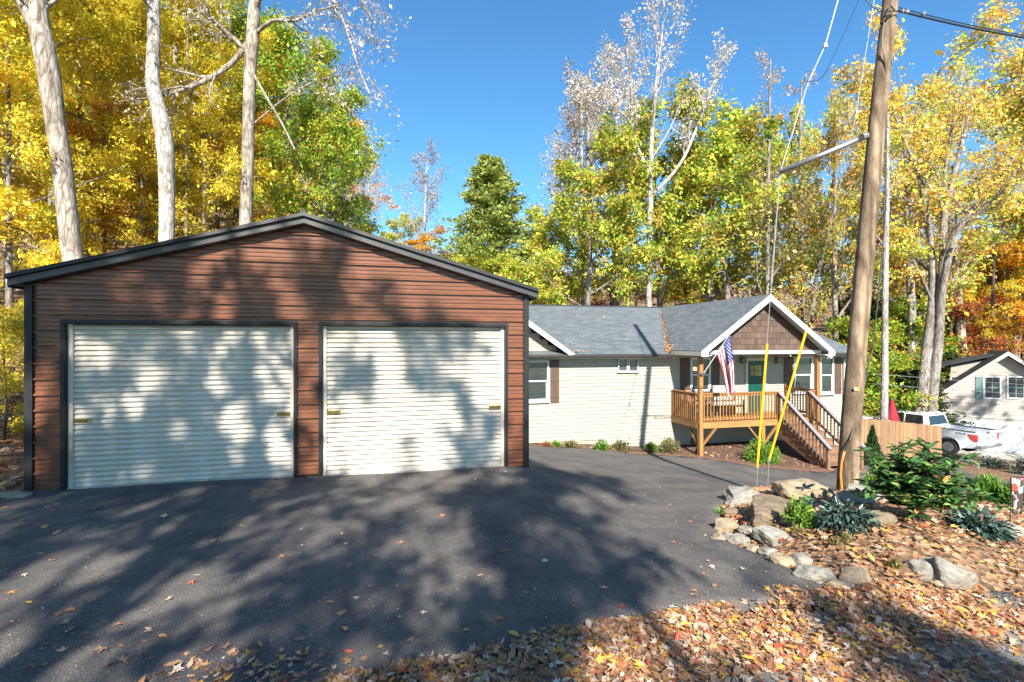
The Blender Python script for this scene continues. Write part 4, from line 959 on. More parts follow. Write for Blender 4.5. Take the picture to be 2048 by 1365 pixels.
for (a, b) in ((1970, 1999), (2017, 2047)):
    s0, s1 = ns(a), ns(b); dz = NZ0+nd[1]*s0
    z1 = -(755-HY)/F*dz; z0 = -(795-HY)/F*dz
    mb = MB()
    for p, q, r, s in ((s0-.09, s0, z0-.09, z1+.09), (s1, s1+.09, z0-.09, z1+.09), (s0, s1, z1, z1+.09), (s0, s1, z0-.09, z0)):
        mb.prism([N(p, -.06, r), N(q, -.06, r), N(q, -.06, s), N(p, -.06, s)], N(0, .06, 0)-N(0, 0, 0))
    w = mb.build('window', M['white'], nh)
    mb = MB(); mb.prism([N(s0, -.025, z0), N(s1, -.025, z0), N(s1, -.025, z1), N(s0, -.025, z1)], N(0, .01, 0)-N(0, 0, 0)); mb.build('pane', M['car_glass'], w)
    mb = MB(); sm_ = (s0+s1)/2; zm_ = (z0+z1)/2
    mb.prism([N(sm_-.025, -.04, z0), N(sm_+.025, -.04, z0), N(sm_+.025, -.04, z1), N(sm_-.025, -.04, z1)], N(0, .012, 0)-N(0, 0, 0))
    mb.prism([N(s0, -.042, zm_-.025), N(s1, -.042, zm_-.025), N(s1, -.042, zm_+.025), N(s0, -.042, zm_+.025)], N(0, .01, 0)-N(0, 0, 0))
    for i in range(1, 9):
        zq = z0+(z1-z0)*i/9; mb.prism([N(s0, -.03, zq-.012), N(s1, -.03, zq-.012), N(s1, -.03, zq+.012), N(s0, -.03, zq+.012)], N(0, .004, 0)-N(0, 0, 0))
    mb.build('muntin', M['green_shutter'], w)
s0, s1 = ns(1951), ns(1966)
mb = MB(); mb.prism([N(s0, -.05, -(797-HY)/F*31.8), N(s1, -.05, -(797-HY)/F*31.8), N(s1, -.05, -(753-HY)/F*31.8), N(s0, -.05, -(753-HY)/F*31.8)], N(0, .03, 0)-N(0, 0, 0)); mb.build('shutter', M['green_shutter'], nh)
p = N(ns(1993), -.12, -(804-HY)/F*31.5)
mb = MB(); mb.tube([p+Vector((-.18, 0, 0)), p+Vector((.18, 0, 0))], .09, 8); tag(mb.build('wall_light', M['white'], None), 'small white wall light on the beige garage between its windows and door', 'light')

# ================================================================ PICKUP
def truck():
    rz = 0.0
    base = c2w(23.3, 25.0, 0); gx_, gy_ = base.x, base.y
    g0 = EYE-5.86
    tk = thing('pickup_truck', 'white pickup truck parked behind the fence, its tailgate to the right', 'pickup truck', (gx_+1.0, gy_, g0))
    dz = -.155/.987*0 ; ang = math.atan2(.154, .987)
    def L(x, y, z): # x: right of left side (0..2), y forward, z up
        return Vector((gx_+x*math.cos(ang)-y*math.sin(ang), gy_+x*math.sin(ang)+y*math.cos(ang), g0+z))
    def arch(cy, r, n=10): return [(cy+r*math.cos(a), .42+r*math.sin(a)) for a in [math.pi*i/n for i in range(n+1)]]
    # lower body outline (y, z), clockwise from rear bottom
    out = [(.12, .52), (.1, 1.32), (5.4, 1.30), (5.75, 1.12), (5.82, .55)]+arch(4.78, .50)+arch(1.25, .50)
    def side(x0, x1, name, pts, m):
        mb = MB(); mb.prism([L(x0, y, z) for y, z in pts], L(x1, 0, 0)-L(x0, 0, 0)); return mb.build(name, m, tk)
    side(0, .06, 'side_panel', out, M['white_paint']); side(1.94, 2.0, 'side_panel', out, M['white_paint'])
    mb = MB(); mb.prism([L(.06, 2.1, .5), L(.06, 5.78, .5), L(.06, 5.72, 1.12), L(.06, 5.35, 1.30), L(.06, 2.1, 1.30)], L(1.88, 0, 0)-L(0, 0, 0)); mb.build('body', M['white_paint'], tk)
    mb = MB(); mb.prism([L(.06, .16, .72), L(.06, 2.1, .72), L(.06, 2.1, .78), L(.06, .16, .78)], L(1.88, 0, 0)-L(0, 0, 0)); mb.prism([L(.06, .3, .45), L(.06, 2.1, .45), L(.06, 2.1, .6), L(.06, .3, .6)], L(1.88, 0, 0)-L(0, 0, 0)); mb.build('bed_floor', M['plastic'], tk)
    for x in (0.03, 1.97):
        mb = MB(); mb.bar(L(x, .1, 1.335), L(x, 2.05, 1.335), .1, .03); mb.build('bed_rail', M['plastic'], tk)
        # fender flare
        mb = MB(); a = [(1.25+.53*math.cos(t), .42+.53*math.sin(t)) for t in [math.pi*i/12 for i in range(13)]]; xx = -.012 if x < 1 else 2.012
        mb.tube([L(xx, y, z) for y, z in a], .03, 5); mb.build('fender_lip', M['white_paint'], tk)
    # tailgate
    mb = MB(); mb.prism([L(.1, .06, .55), L(1.9, .06, .55), L(1.9, .06, 1.34), L(.1, .06, 1.34)], L(0, .09, 0)-L(0, 0, 0)); tg = mb.build('tailgate', M['white_paint'], tk, bevel=.02)
    mb = MB(); mb.prism([L(.3, .045, .72), L(1.7, .045, .72), L(1.7, .045, 1.2), L(.3, .045, 1.2)], L(0, .02, 0)-L(0, 0, 0)); mb.build('pressed_panel', M['white_paint'], tg, bevel=.01)
    mb = MB(); mb.tube([L(1.0, .035, .98), L(1.0, .05, .98)], .07, 12); mb.build('badge', M['chrome'], tg)
    mb = MB(); mb.prism([L(.85, .03, 1.22), L(1.15, .03, 1.22), L(1.15, .03, 1.28), L(.85, .03, 1.28)], L(0, .02, 0)-L(0, 0, 0)); mb.build('handle', M['plastic'], tg)
    for x in (0, 1):
        a, b = (-.015, .11) if x == 0 else (1.89, 2.015)
        mb = MB(); mb.prism([L(a, .04, .86), L(b, .04, .86), L(b, .04, 1.2), L(a, .04, 1.2)], L(0, .07, 0)-L(0, 0, 0))
        xs = a if x == 0 else b-.02
        mb.prism([L(xs, .11, .84), L(xs, .30, .95), L(xs, .42, 1.20), L(xs, .11, 1.20)], L(.02, 0, 0)-L(0, 0, 0)); mb.build('tail_light', M['red_lens'], tk)
    mb = MB(); mb.prism([L(.02, -.12, .5), L(1.98, -.12, .5), L(1.98, -.12, .68), L(1.3, -.12, .68), L(1.3, -.12, .62), L(.7, -.12, .62), L(.7, -.12, .68), L(.02, -.12, .68)], L(0, .2, 0)-L(0, 0, 0)); mb.build('bumper', M['chrome'], tk, bevel=.02)
    # cab
    cb = [(2.15, 1.30), (2.32, 1.92), (2.6, 1.985), (4.0, 1.97), (4.3, 1.88), (5.0, 1.30)]
    vs = []
    for (y, z) in cb:
        t = (z-1.3)/.68; ins = .03+.16*t; vs.append((L(ins, y, z), L(2-ins, y, z)))
    mb = MB(); n = len(vs)
    for i in range(n-1): mb.add([vs[i][0], vs[i][1], vs[i+1][1], vs[i+1][0]], [(0, 1, 2, 3)])
    mb.poly([v[0] for v in vs]); mb.poly([v[1] for v in vs][::-1]); mb.build('cab', M['white_paint'], tk)
    def sidewin(y0, y1, y2, y3, nm='side_window'):
        for sgn in (0, 1):
            def S(y, z):
                t = (z-1.3)/.68; ins = .03+.16*t-.006; return L(ins if sgn == 0 else 2-ins, y, z)
            mb = MB(); mb.prism([S(y0, 1.36), S(y1, 1.36), S(y2, 1.86), S(y3, 1.86)], L(.003 if sgn else -.003, 0, 0)-L(0, 0, 0)); mb.build(nm, M['car_glass'], tk)
    sidewin(2.4, 3.3, 3.3, 2.48); sidewin(3.38, 4.75, 4.2, 3.38)
    mb = MB(); a, b = Vector(L(.18, 2.16, 1.38)), L(1.82, 2.16, 1.38); c_, d_ = L(1.7, 2.29, 1.84), L(.3, 2.29, 1.84)
    mb.prism([a, b, c_, d_], L(0, -.02, 0)-L(0, 0, 0)); mb.build('rear_window', M['car_glass'], tk)
    mb = MB(); mb.prism([L(.85, 2.27, 1.9), L(1.15, 2.27, 1.9), L(1.15, 2.27, 1.95), L(.85, 2.27, 1.95)], L(0, -.02, 0)-L(0, 0, 0)); mb.build('brake_light', M['red_lens'], tk)
    mb = MB(); mb.prism([L(.25, 4.95, 1.34), L(1.75, 4.95, 1.34), L(1.65, 4.34, 1.84), L(.35, 4.34, 1.84)], (0, 0, .008)); mb.build('windscreen', M['car_glass'], tk)
    for x in (.12, 1.88):
        for y in (1.25, 4.78):
            mb = MB(); mb.tube([L(x-.13, y, .41), L(x+.13, y, .41)], .41, 24); wt = mb.build('wheel', M['tyre'], tk, bevel=.03)
            s = -.135 if x < 1 else .135
            mb = MB(); mb.tube([L(x+s, y, .41), L(x+s*1.03, y, .41)], .25, 20)
            for k in range(6):
                a = k*math.pi/3; mb.bar(L(x+s*1.06, y, .41), L(x+s*1.06, y+.23*math.cos(a), .41+.23*math.sin(a)), .02, .06, (1, 0, 0))
            mb.build('rim', M['rim'], wt)
    for x in (-.22, 2.22):
        mb = MB(); mb.bar(L(x, 4.35, 1.42), L(x, 4.5, 1.42), .16, .2); mb.bar(L(x, 4.45, 1.38), L(.1 if x < 0 else 1.9, 4.5, 1.36), .03, .04); mb.build('mirror', M['plastic'], tk)
    fc = bpy.data.curves.new('4x4', 'FONT'); fc.body = '4X4'; fc.size = .2; fc.extrude = .003; fc.shear = .3
    fo = link(bpy.data.objects.new('tmp', fc)); dg = bpy.context.evaluated_depsgraph_get(); me = bpy.data.meshes.new_from_object(fo.evaluated_get(dg)); col.objects.unlink(fo); bpy.data.objects.remove(fo)
    me.materials.clear(); me.materials.append(M['plastic'])
    o = link(bpy.data.objects.new('decal', me)); o.parent = tk
    # text reads left-to-right from the truck's left side: rearwards = +text x
    ex = (L(0, -1, 0)-L(0, 0, 0)); ez = Vector((0, 0, 1)); en = ex.cross(ez)
    R = Matrix((ex*1.35, ez*.75, en)).transposed().to_4x4(); R.translation = L(-.006, .98, 1.13)-org(tk); o.matrix_local = R
truck()
# second vehicle: dark roof and pale body of a car behind the fence
def car2():
    p = on(1742, 26); g0 = p.z
    ck = thing('parked_car', 'dark vehicle parked behind the fence with only its curved roof showing', 'car', p)
    rt = Vector((CA, -CB, 0)); fw = Vector((CB, CA, 0))
    def L(x, y, z): return p+rt*x+fw*y+Vector((0, 0, z))
    ztop = ZP(1745, 835, 0) if False else EYE-(835-HY)/F*26-g0
    sc = ztop
    prof = [(-2.2, .35), (-2.3, .8), (-2.2, .62*sc), (-1.6, .66*sc), (-1.2, .97*sc), (.0, sc), (.6, .96*sc), (1.25, .8*sc), (1.5, .62*sc), (1.75, .6), (1.7, .35)]
    mb = MB(); mb.prism([L(x, 0, z) for x, z in prof], fw*1.7); mb.build('body', M['white_paint'], ck)
    win = [(-1.45, .70*sc), (-1.1, .94*sc), (0, .965*sc), (.55, .93*sc), (1.15, .78*sc), (1.3, .66*sc)]
    mb = MB(); mb.prism([L(x, -.01, z) for x, z in win], fw*-.01); mb.build('side_window', M['car_glass'], ck)
    mb = MB()
    for x in (-1.5, 1.0): mb.tube([L(x, -.05, .33), L(x, .2, .33)], .33, 16)
    mb.build('wheels', M['tyre'], ck)
car2()

# ================================================================ FENCE
fa = on(1712, 20.2); fb = on(1883, 21.6)
fence = thing('plank_fence', 'tan vertical plank fence in front of the white pickup', 'fence', fa)
d = (fb-fa); d.z = 0; Lf = d.length; d.normalize(); nrm = Vector((-d.y, d.x, 0)); nP = int(Lf/.14)
pl = MB(); pl.box(-.068, -.01, 0, .068, .01, 1); pme = bpy.data.meshes.new('plank'); pme.from_pydata([tuple(v) for v in pl.v], [], pl.f); pme.materials.append(M['fence'])
zt0 = EYE-(836-HY)/F*20.2; zt1 = EYE-(853-HY)/F*21.6
for i in range(nP):
    p = fa+d*(i+.5)*(Lf/nP); t_ = i/nP; zt = zt0*(1-t_)+zt1*t_+random.uniform(-.015, .015); g = T(p.x, p.y)-.05
    place('plank', pme, fence, (p.x, p.y, g), (0, random.uniform(-.008, .008), math.atan2(d.y, d.x)), (1, 1, zt-g))
for k in (.35, 1.25):
    mb = MB(); mb.bar(fa+nrm*.035+Vector((0, 0, zt0-fa.z-1.6+k)), Vector((fb.x, fb.y, fa.z))+nrm*.035+Vector((0, 0, zt1-fa.z-1.6+k)), .04, .09); mb.build('fence_rail', M['fence'], fence)
for k in range(3):
    p = fa.lerp(fb, k/2)+nrm*.1; mb = MB(); mb.box(p.x-.045, p.y-.045, T(p.x, p.y)-.1, p.x+.045, p.y+.045, (zt0+(zt1-zt0)*k/2)-.1); mb.build('fence_post', M['fence'], fence)
# closed umbrella
up = on(1784, 27.5)
um = thing('patio_umbrella', 'closed dark red patio umbrella standing behind the fence', 'umbrella', up)
zt = EYE-(800-HY)/F*27.5; z2 = EYE-(850-HY)/F*27.5
mb = MB(); mb.tube([(up.x, up.y, up.z), (up.x, up.y, zt+.1)], .025, 8); mb.build('pole', M['steel'], um)
nq = 14; rows_ = 8; vs = []; fs = []
for i in range(rows_+1):
    t_ = i/rows_; r = .06+.30*t_**.8-(.05 if i == rows_ else 0)
    for k in range(nq):
        a = 2*math.pi*k/nq; rr = r*(1+(.25 if k % 2 else -.22)*t_); vs.append((up.x+rr*math.cos(a+t_*.4), up.y+rr*math.sin(a+t_*.4), zt-(zt-z2+.15)*t_))
for i in range(rows_):
    for k in range(nq): fs.append((i*nq+k, i*nq+(k+1) % nq, (i+1)*nq+(k+1) % nq, (i+1)*nq+k))
mb = MB(); mb.add(vs, fs); mb.build('canopy', M['red_cloth'], um, smooth=True)

# ================================================================ UTILITY POLE
pb = on(1693, 7.8); PZ = 7.8
def pp(px, py, dz=0): return P(px, py, PZ+dz)
pole = thing('utility_pole', 'tall weathered wooden utility pole leaning right among the rocks', 'utility pole', pb)
cl = [(1693, 1015, .150), (1694, 985, .148), (1702, 850, .140), (1714, 700, .132), (1726, 560, .127), (1740, 400, .121), (1755, 240, .115), (1781, 0, .105), (1822, -400, .098), (1850, -660, .09)]
mb = MB(); mb.tube([pp(a, b) for a, b, r in cl], [r for a, b, r in cl], 20); mb.build('shaft', M['pole'], pole, smooth=True)
# strut arm and guys
sa = pp(1735, 272); sb = P(1560, 345, PZ+.55)
mb = MB(); mb.tube([sa, sb], .042, 10); mb.build('guy_strut', M['steel'], pole, smooth=True)
mb = MB(); mb.tube([sa+Vector((-.02, 0, 0)), sa+Vector((-.12, 0, -.03))], .05, 8); mb.build('strut_plate', M['steel'], pole)
top = pp(1842, -590)
g1 = on(1513, 8.9); g1b = P(1513, 958, depth(g1)); 
guy1 = thing('guy_wire', 'guy wire with yellow guard, left of the two in front of the porch', 'guy wire', g1, 'guy wires anchoring the pole')
w1 = P(1534, 688, depth(g1)-.0)
mb = MB(); mb.tube([g1-Vector((0, 0, .1)), P(1515, 930, depth(g1)-.0), sb], .006, 6); mb.tube([sb, P(1617, 163, PZ+.6)], .006, 6); mb.tube([P(1617, 163, PZ+.6), P(1650, 92, PZ+.5), top], .012, 6); mb.build('cable', M['wire'], guy1)
mb = MB(); mb.tube([P(1514.5, 935, depth(g1)-.01), P(1534, 688, depth(g1).__float__()*.5+depth(sb)*.5 if False else depth(g1)+(depth(sb)-depth(g1))*.42)], .021, 8); mb.build('guard', M['yellow'], guy1)
mb = MB(); mb.tube([g1-Vector((0, 0, .1)), P(1514.5, 932, depth(g1))], .012, 6); mb.tube([P(1514.5, 938, depth(g1)), P(1514.8, 926, depth(g1))], .02, 8); mb.build('anchor_rod', M['steel'], guy1)
mb = MB(); mb.tube([P(1650, 88, PZ+.5), P(1651, 96, PZ+.5)], .035, 10); mb.build('insulator', M['white'], guy1)
g2 = on(1534, 9.3)
guy2 = thing('guy_wire', 'guy wire with yellow guard, the slanting one crossing the porch stairs', 'guy wire', g2, 'guy wires anchoring the pole')
m2 = P(1612, 663, depth(g2)-.5)
mb = MB(); mb.tube([g2-Vector((0, 0, .1)), P(1538, 920, depth(g2)), m2, P(1657, 468, depth(g2)-1.0), P(1711, 234, PZ+.2), top], .005, 6); mb.build('cable', M['wire'], guy2)
mb = MB(); mb.tube([P(1538, 921, depth(g2)), m2], .021, 8); mb.build('guard', M['yellow'], guy2)
mb = MB(); mb.tube([g2-Vector((0, 0, .1)), P(1537.5, 918, depth(g2))], .012, 6); mb.tube([P(1536.5, 926, depth(g2)), P(1538, 914, depth(g2))], .022, 8); mb.build('anchor_rod', M['steel'], guy2)
g3 = thing('drop_wire', 'thin wire looping beside the upper guy cable against the sky', 'wire', P(1617, 163, PZ+.6))
mb = MB(); mb.tube([P(1617, 163, PZ+.58), P(1635, 162, PZ+.55), P(1646, 153, PZ+.5), P(1655, 140, PZ+.45)], .006, 5); mb.tube([P(1655, 140, PZ+.45), P(1718, 0, PZ+.2), P(1830, -250, PZ-.05)], .004, 5); mb.build('strand', M['cable'], g3)
# aerial cables
ac = thing('aerial_cable', 'thick bundled black cable running from the pole out to the right', 'cable', pp(1795, 22))
mb = MB(); far = P(3300, 420, PZ+9); a0 = pp(1797, 22, -.15)
def sagline(a, b, s, n=20): return [a.lerp(b, i/n)-Vector((0, 0, s*4*(i/n)*(1-i/n))) for i in range(n+1)]
b_ = P(2300, 100, PZ+1.0)
mb.tube(sagline(a0, b_, .12), .016, 6); mb.tube(sagline(a0+Vector((0, 0, .05)), b_+Vector((0, 0, .02)), .12), .008, 5)
mb.tube([pp(1730, -2, -.1), pp(1742, 12, -.14), pp(1758, 23, -.16), pp(1778, 23, -.18), pp(1797, 22, -.15)], .009, 5); mb.build('bundle', M['cable'], ac)
mb = MB()
for q in (1803, 1812, 1845): mb.tube([P(q, 20+(q-1797)*.12, PZ-.13), P(q+4, 24+(q-1797)*.12, PZ-.13)], .03, 8)
mb.build('clamp', M['steel'], ac)
mb = MB()
mb.tube([pp(1786, 0, -.17), pp(1782, 12, -.17), pp(1790, 22, -.17)], .012, 5)
pts = [(1768, 45), (1766, 60), (1764, 90), (1768, 110), (1773, 150), (1774, 220), (1773, 300), (1772, 420), (1760, 560), (1745, 700), (1722, 800), (1700, 880), (1689, 903)]
def onpole(px, py):                        # hug the front of the shaft
    for (a, b, r), (a2, b2, r2) in zip(cl[:-1], cl[1:]):
        if b2 <= py <= b:
            t_ = (b-py)/(b-b2); cx = a+(a2-a)*t_; R_ = r+(r2-r)*t_; break
    off = (px-cx)/F*PZ; off = max(-R_, min(R_, off)); return P(px, py, PZ-math.sqrt(max(0, R_*R_-off*off))-.012)
mb.tube([onpole(*q) for q in pts], .010, 5)
mb.tube([onpole(1788, 22), onpole(1775, 36), onpole(1762, 50), onpole(1756, 60)], .012, 5)
mb.build('down_cable', M['cable'], pole)
mb = MB(); mb.tube([onpole(1689, 903), onpole(1683, 925), onpole(1681, 950), onpole(1684, 985), onpole(1684, 1005)], .016, 8); mb.build('conduit', M['orange'], pole, smooth=True)
mb = MB(); a = onpole(1714, 779); b = onpole(1720, 779); mb.bar(a, b, .02, .05); mb.build('tag_plate', M['yellow'], pole)
mb = MB(); mb.bar(onpole(1708, 778), onpole(1712, 778), .02, .04); mb.build('tag_plate', M['white'], pole)
# line between the pole and the neighbour
ln = thing('service_line', 'thin grey service lines crossing in front of the beige garage', 'wire', P(1740, 752, 14))
mb = MB()
mb.tube(sagline(P(1745, 748, PZ+.3), P(2300, 775, 22), .1), .004, 5); mb.tube(sagline(P(1745, 768, PZ+.3), P(2300, 790, 22), .12), .004, 5); mb.build('strand', M['wire'], ln)
# ================================================================ ROCKS
def rock(px, pyb, wpx, hpx, mat, label, seed, dfac=.75, name='rock', tilt=0, embed=.3, Z=None):
    g = hit(px, pyb) if Z is None else on(px, Z); Z = depth(g); w = wpx/F*Z/2; h = hpx/F*Z*.50; rng = random.Random(seed)
    bm = bmesh.new(); bmesh.ops.create_icosphere(bm, subdivisions=4, radius=1)
    pl = [(Vector((rng.uniform(-1, 1), rng.uniform(-1, 1), rng.uniform(-.5, 1.2))).normalized(), rng.uniform(.58, .86)) for _ in range(13)]+[(Vector((rng.uniform(-.12, .12), rng.uniform(-.12, .12), 1)).normalized(), .62)]
    for v in bm.verts:
        p = v.co.copy()
        for n_, d_ in pl:
            q = p.dot(n_)
            if q > d_: p -= n_*(q-d_)*.93
        s = noise.noise(p*2.1+Vector((seed*3.1, 0, 0)))*.14+noise.noise(p*6+Vector((seed, 5, 0)))*.05+noise.noise(p*17)*.018
        p *= 1+s; v.co = Vector((p.x*w*1.18, p.y*w*dfac*1.18, p.z*h*1.3))
    me = bpy.data.meshes.new(name); bm.to_mesh(me); bm.free(); me.materials.append(M[mat])
    o = link(bpy.data.objects.new(name, me)); o.location = g+Vector((CB*w*dfac*.5, CA*w*dfac*.5, h*(1-embed*1.2)*.55))
    o.rotation_euler = (rng.uniform(-.08, .08)+0, tilt+rng.uniform(-.06, .06), rng.uniform(-.25, .25)-.245)
    return tag(o, label, 'rock', 'rocks edging the planted mound' if px > 1000 else 'rocks beside the garage')
RK = [(1612,996,128,50,'rock_tan','wide flat tan boulder just left of the utility pole base',1,.6,0),
 (1765,1003,120,42,'rock_grey','long grey boulder behind and right of the utility pole',2,.6,.05),
 (1495,1003,74,36,'rock_grey','angular pale grey rock at the far left tip of the mound',3,.8,-.05),
 (1570,1030,118,38,'rock_dark','broad domed brown boulder in front of the flat tan one',4,.7,.06),
 (1538,1048,66,44,'rock_dark','squat brown boulder left of the small green shrub',5,.7,0),
 (1474,1010,36,18,'rock_grey','small layered grey rock under the angular grey one',6,.8,0),
 (1464,1030,34,18,'rock_dark','small brown rock beside the green weed tuft',7,.8,0),
 (1456,1062,48,34,'rock_tan','cream block rock at the leftmost bulge of the border',8,.8,.12),
 (1443,1084,30,22,'rock_tan','small cream rock below the cream block rock',9,.9,0),
 (1462,1086,26,24,'rock_grey','thin upright pale stone in the border leaves',10,.9,.3),
 (1480,1090,38,28,'rock_grey','pointed pale stone amid yellow leaves',11,.8,0),
 (1507,1104,26,20,'rock_tan','small round tan cobble at the asphalt edge',12,.9,0),
 (1539,1112,34,18,'rock_grey','small flat blue-grey cobble at the asphalt edge',13,.8,0),
 (1552,1085,84,38,'rock_grey','long sloping grey slab in the middle of the leaf slope',14,.5,.35),
 (1577,1132,56,24,'rock_tan','flat tan stone along the asphalt border',15,.6,.25),
 (1606,1130,42,28,'rock_grey','rounded pale boulder just above the border stones',16,.8,0),
 (1638,1162,76,36,'rock_grey','large pale green-grey border rock with a flat top',17,.7,.1),
 (1716,1166,62,38,'rock_tan','peaked tan rock right of the large border rock',18,.8,0),
 (1680,1182,44,26,'rock_tan','cream rock half buried in orange leaves near the asphalt corner',19,.8,0),
 (1622,1012,36,20,'rock_grey','small pale rock between the brown boulder and dark plant',20,.8,0),
 (1714,1008,64,36,'rock_tan','smooth pinkish tan boulder at the front foot of the pole',21,.8,0),
 (1772,1046,70,32,'rock_dark','brown mossy rock below the pinkish boulder',22,.6,.2),
 (1858,1152,56,38,'rock_grey','pale boulder touching the long tilted slab',23,.8,.1),
 (1912,1168,98,58,'rock_grey','long tilted grey slab low on the right bank',24,.6,.42),
 (2030,1068,46,28,'rock_grey','cracked pale rock at the right edge behind the bank',25,.7,.2),
 (1882,1170,30,16,'rock_tan','small tan cobble below the tilted slab',26,.8,0),
 (1795,1190,52,18,'rock_tan','flat cream stone at the foot of the bank',27,.7,0),
 (12,972,34,16,'rock_dark','mossy stone nearest the forest floor left of the garage',28,.8,0),
 (18,1000,56,22,'rock_tan','long flat tan stone edging the asphalt left of the garage',29,.6,0),
 (1500,1068,36,18,'rock_grey','flat grey stone tucked behind the cream block rock',30,.7,.15)]
for a in RK: rock(a[0], a[1], a[2], a[3], a[4], a[5], a[6], a[7], tilt=a[8])

# ================================================================ LEAVES AND PLANTS (numpy)
RNG = np.random.default_rng(11)
def rotmats(n, tilt, rng):                 # random yaw, then a random tilt away from vertical
    yaw = rng.uniform(0, 2*np.pi, n); th = np.abs(rng.normal(0, tilt, n)); ph = rng.uniform(0, 2*np.pi, n)
    ax = np.stack([np.cos(ph), np.sin(ph), 0*ph], 1); c = np.cos(th); s = np.sin(th); C = 1-c
    x, y, z = ax.T
    R = np.stack([np.stack([c+x*x*C, x*y*C-z*s, x*z*C+y*s], 1), np.stack([y*x*C+z*s, c+y*y*C, y*z*C-x*s], 1), np.stack([z*x*C-y*s, z*y*C+x*s, c+z*z*C], 1)], 1)
    cy, sy = np.cos(yaw), np.sin(yaw); o = 0*cy
    Rz = np.stack([np.stack([cy, -sy, o], 1), np.stack([sy, cy, o], 1), np.stack([o, o, o+1], 1)], 1)
    return R@Rz
def scatter(name, tv, tf, Pn, R, S, mat, parent=None, loc=(0, 0, 0)):
    V = np.einsum('nij,kj->nki', R, tv)*S[:, None, None]+Pn[:, None, :]-np.array(loc)[None, None]
    k = len(tv); Fa = (np.arange(len(Pn))[:, None, None]*k+np.array(tf)[None]).reshape(-1, len(tf[0]))
    me = mesh_np(name, V.reshape(-1, 3), Fa, len(tf[0]), [mat]); o = link(bpy.data.objects.new(name, me))
    if parent: o.parent = parent
    return o
def leaf_tmpl(kind, seed=0):
    rg = random.Random(seed); pts = []
    if kind == 'maple':
        rr = [(0, .18), (18, .30), (35, .62), (48, .34), (62, .45), (75, .80), (90, .40)]
        rr = [(-90, .12), (-62, .42), (-40, .28), (-18, .78), (2, .36), (22, .58), (42, 1.0), (58, .42), (74, .52), (90, 1.12)]
        full = [(a, r) for a, r in rr]+[(180-a, r) for a, r in rr[::-1][1:-1]]
    elif kind == 'oak':
        rr = [(-90, .5), (-66, .22), (-30, .42), (-12, .20), (22, .46), (38, .26), (58, .62), (70, .45), (90, 1.05)]
        full = [(a, r) for a, r in rr]+[(180-a, r) for a, r in rr[::-1][1:-1]]
    else:
        full = [(a, 1/math.sqrt((math.cos(math.radians(a))/.42)**2+(math.sin(math.radians(a))/1.0)**2)) for a in range(-90, 270, 45)]
    vs = [(0, 0, .03)]
    for a, r in full:
        x, y = r*math.cos(math.radians(a)), r*math.sin(math.radians(a)); r2 = x*x+y*y
        vs.append((x, y, .10*r2*math.sin(3*math.radians(a)+seed)+ .28*abs(x)*rg.uniform(.2, 1)-.05*y*y+rg.uniform(-.05, .12)*r2))
    n = len(full); fs = [(0, i+1, (i+1) % n+1) for i in range(n)]
    v = np.array(vs)*.5; v[:, 2] -= v[:, 2].min(); return v, fs
LEAFSTOPS = [(0, (.30, .14, .07)), (.16, (.44, .25, .13)), (.32, (.54, .36, .23)), (.44, (.36, .19, .11)), (.58, (.62, .46, .33)), (.68, (.56, .27, .07)), (.77, (.26, .13, .08)), (.83, (.72, .44, .07)), (.90, (.48, .10, .05)), (.95, (.72, .60, .48))]
M['dead_leaf'] = leafmat('dead_leaves', LEAFSTOPS, .12, .55)
def objleaf():
    m, t, b = nt('fallen_leaf'); oi = t.nodes.new('ShaderNodeObjectInfo'); r = ramp(t, LEAFSTOPS, 'CONSTANT'); t.links.new(oi.outputs['Random'], r.inputs[0])
    n = noise_n(t, coords(t), 30, 4, .7); g = ramp(t, [(.3, (.7, .65, .6)), (.6, (1.05, 1.03, 1))]); t.links.new(n, g.inputs[0])
    t.links.new(mix(t, 1, r.outputs[0], g.outputs[0], 'MULTIPLY'), b.inputs['Base Color']); b.inputs['Roughness'].default_value = .55; return m
M['fallen'] = objleaf()
TM = [leaf_tmpl('maple', 1), leaf_tmpl('maple', 2), leaf_tmpl('oak', 3), leaf_tmpl('ovate', 4), leaf_tmpl('maple', 5)]
def inpoly(x, y, poly):
    c = np.zeros(x.shape, bool); j = len(poly)-1
    for i in range(len(poly)):
        xi, yi = poly[i][:2]; xj, yj = poly[j][:2]
        m = ((yi > y) != (yj > y)) & (x < (xj-xi)*(y-yi)/(yj-yi+1e-12)+xi); c ^= m; j = i
    return c
def sample_poly(poly, n, rng):
    xs = [p[0] for p in poly]; ys = [p[1] for p in poly]; out = []
    while sum(len(o) for o in out) < n:
        x = rng.uniform(min(xs), max(xs), n*2); y = rng.uniform(min(ys), max(ys), n*2); m = inpoly(x, y, poly); out.append(np.stack([x[m], y[m]], 1))
    return np.concatenate(out)[:n]
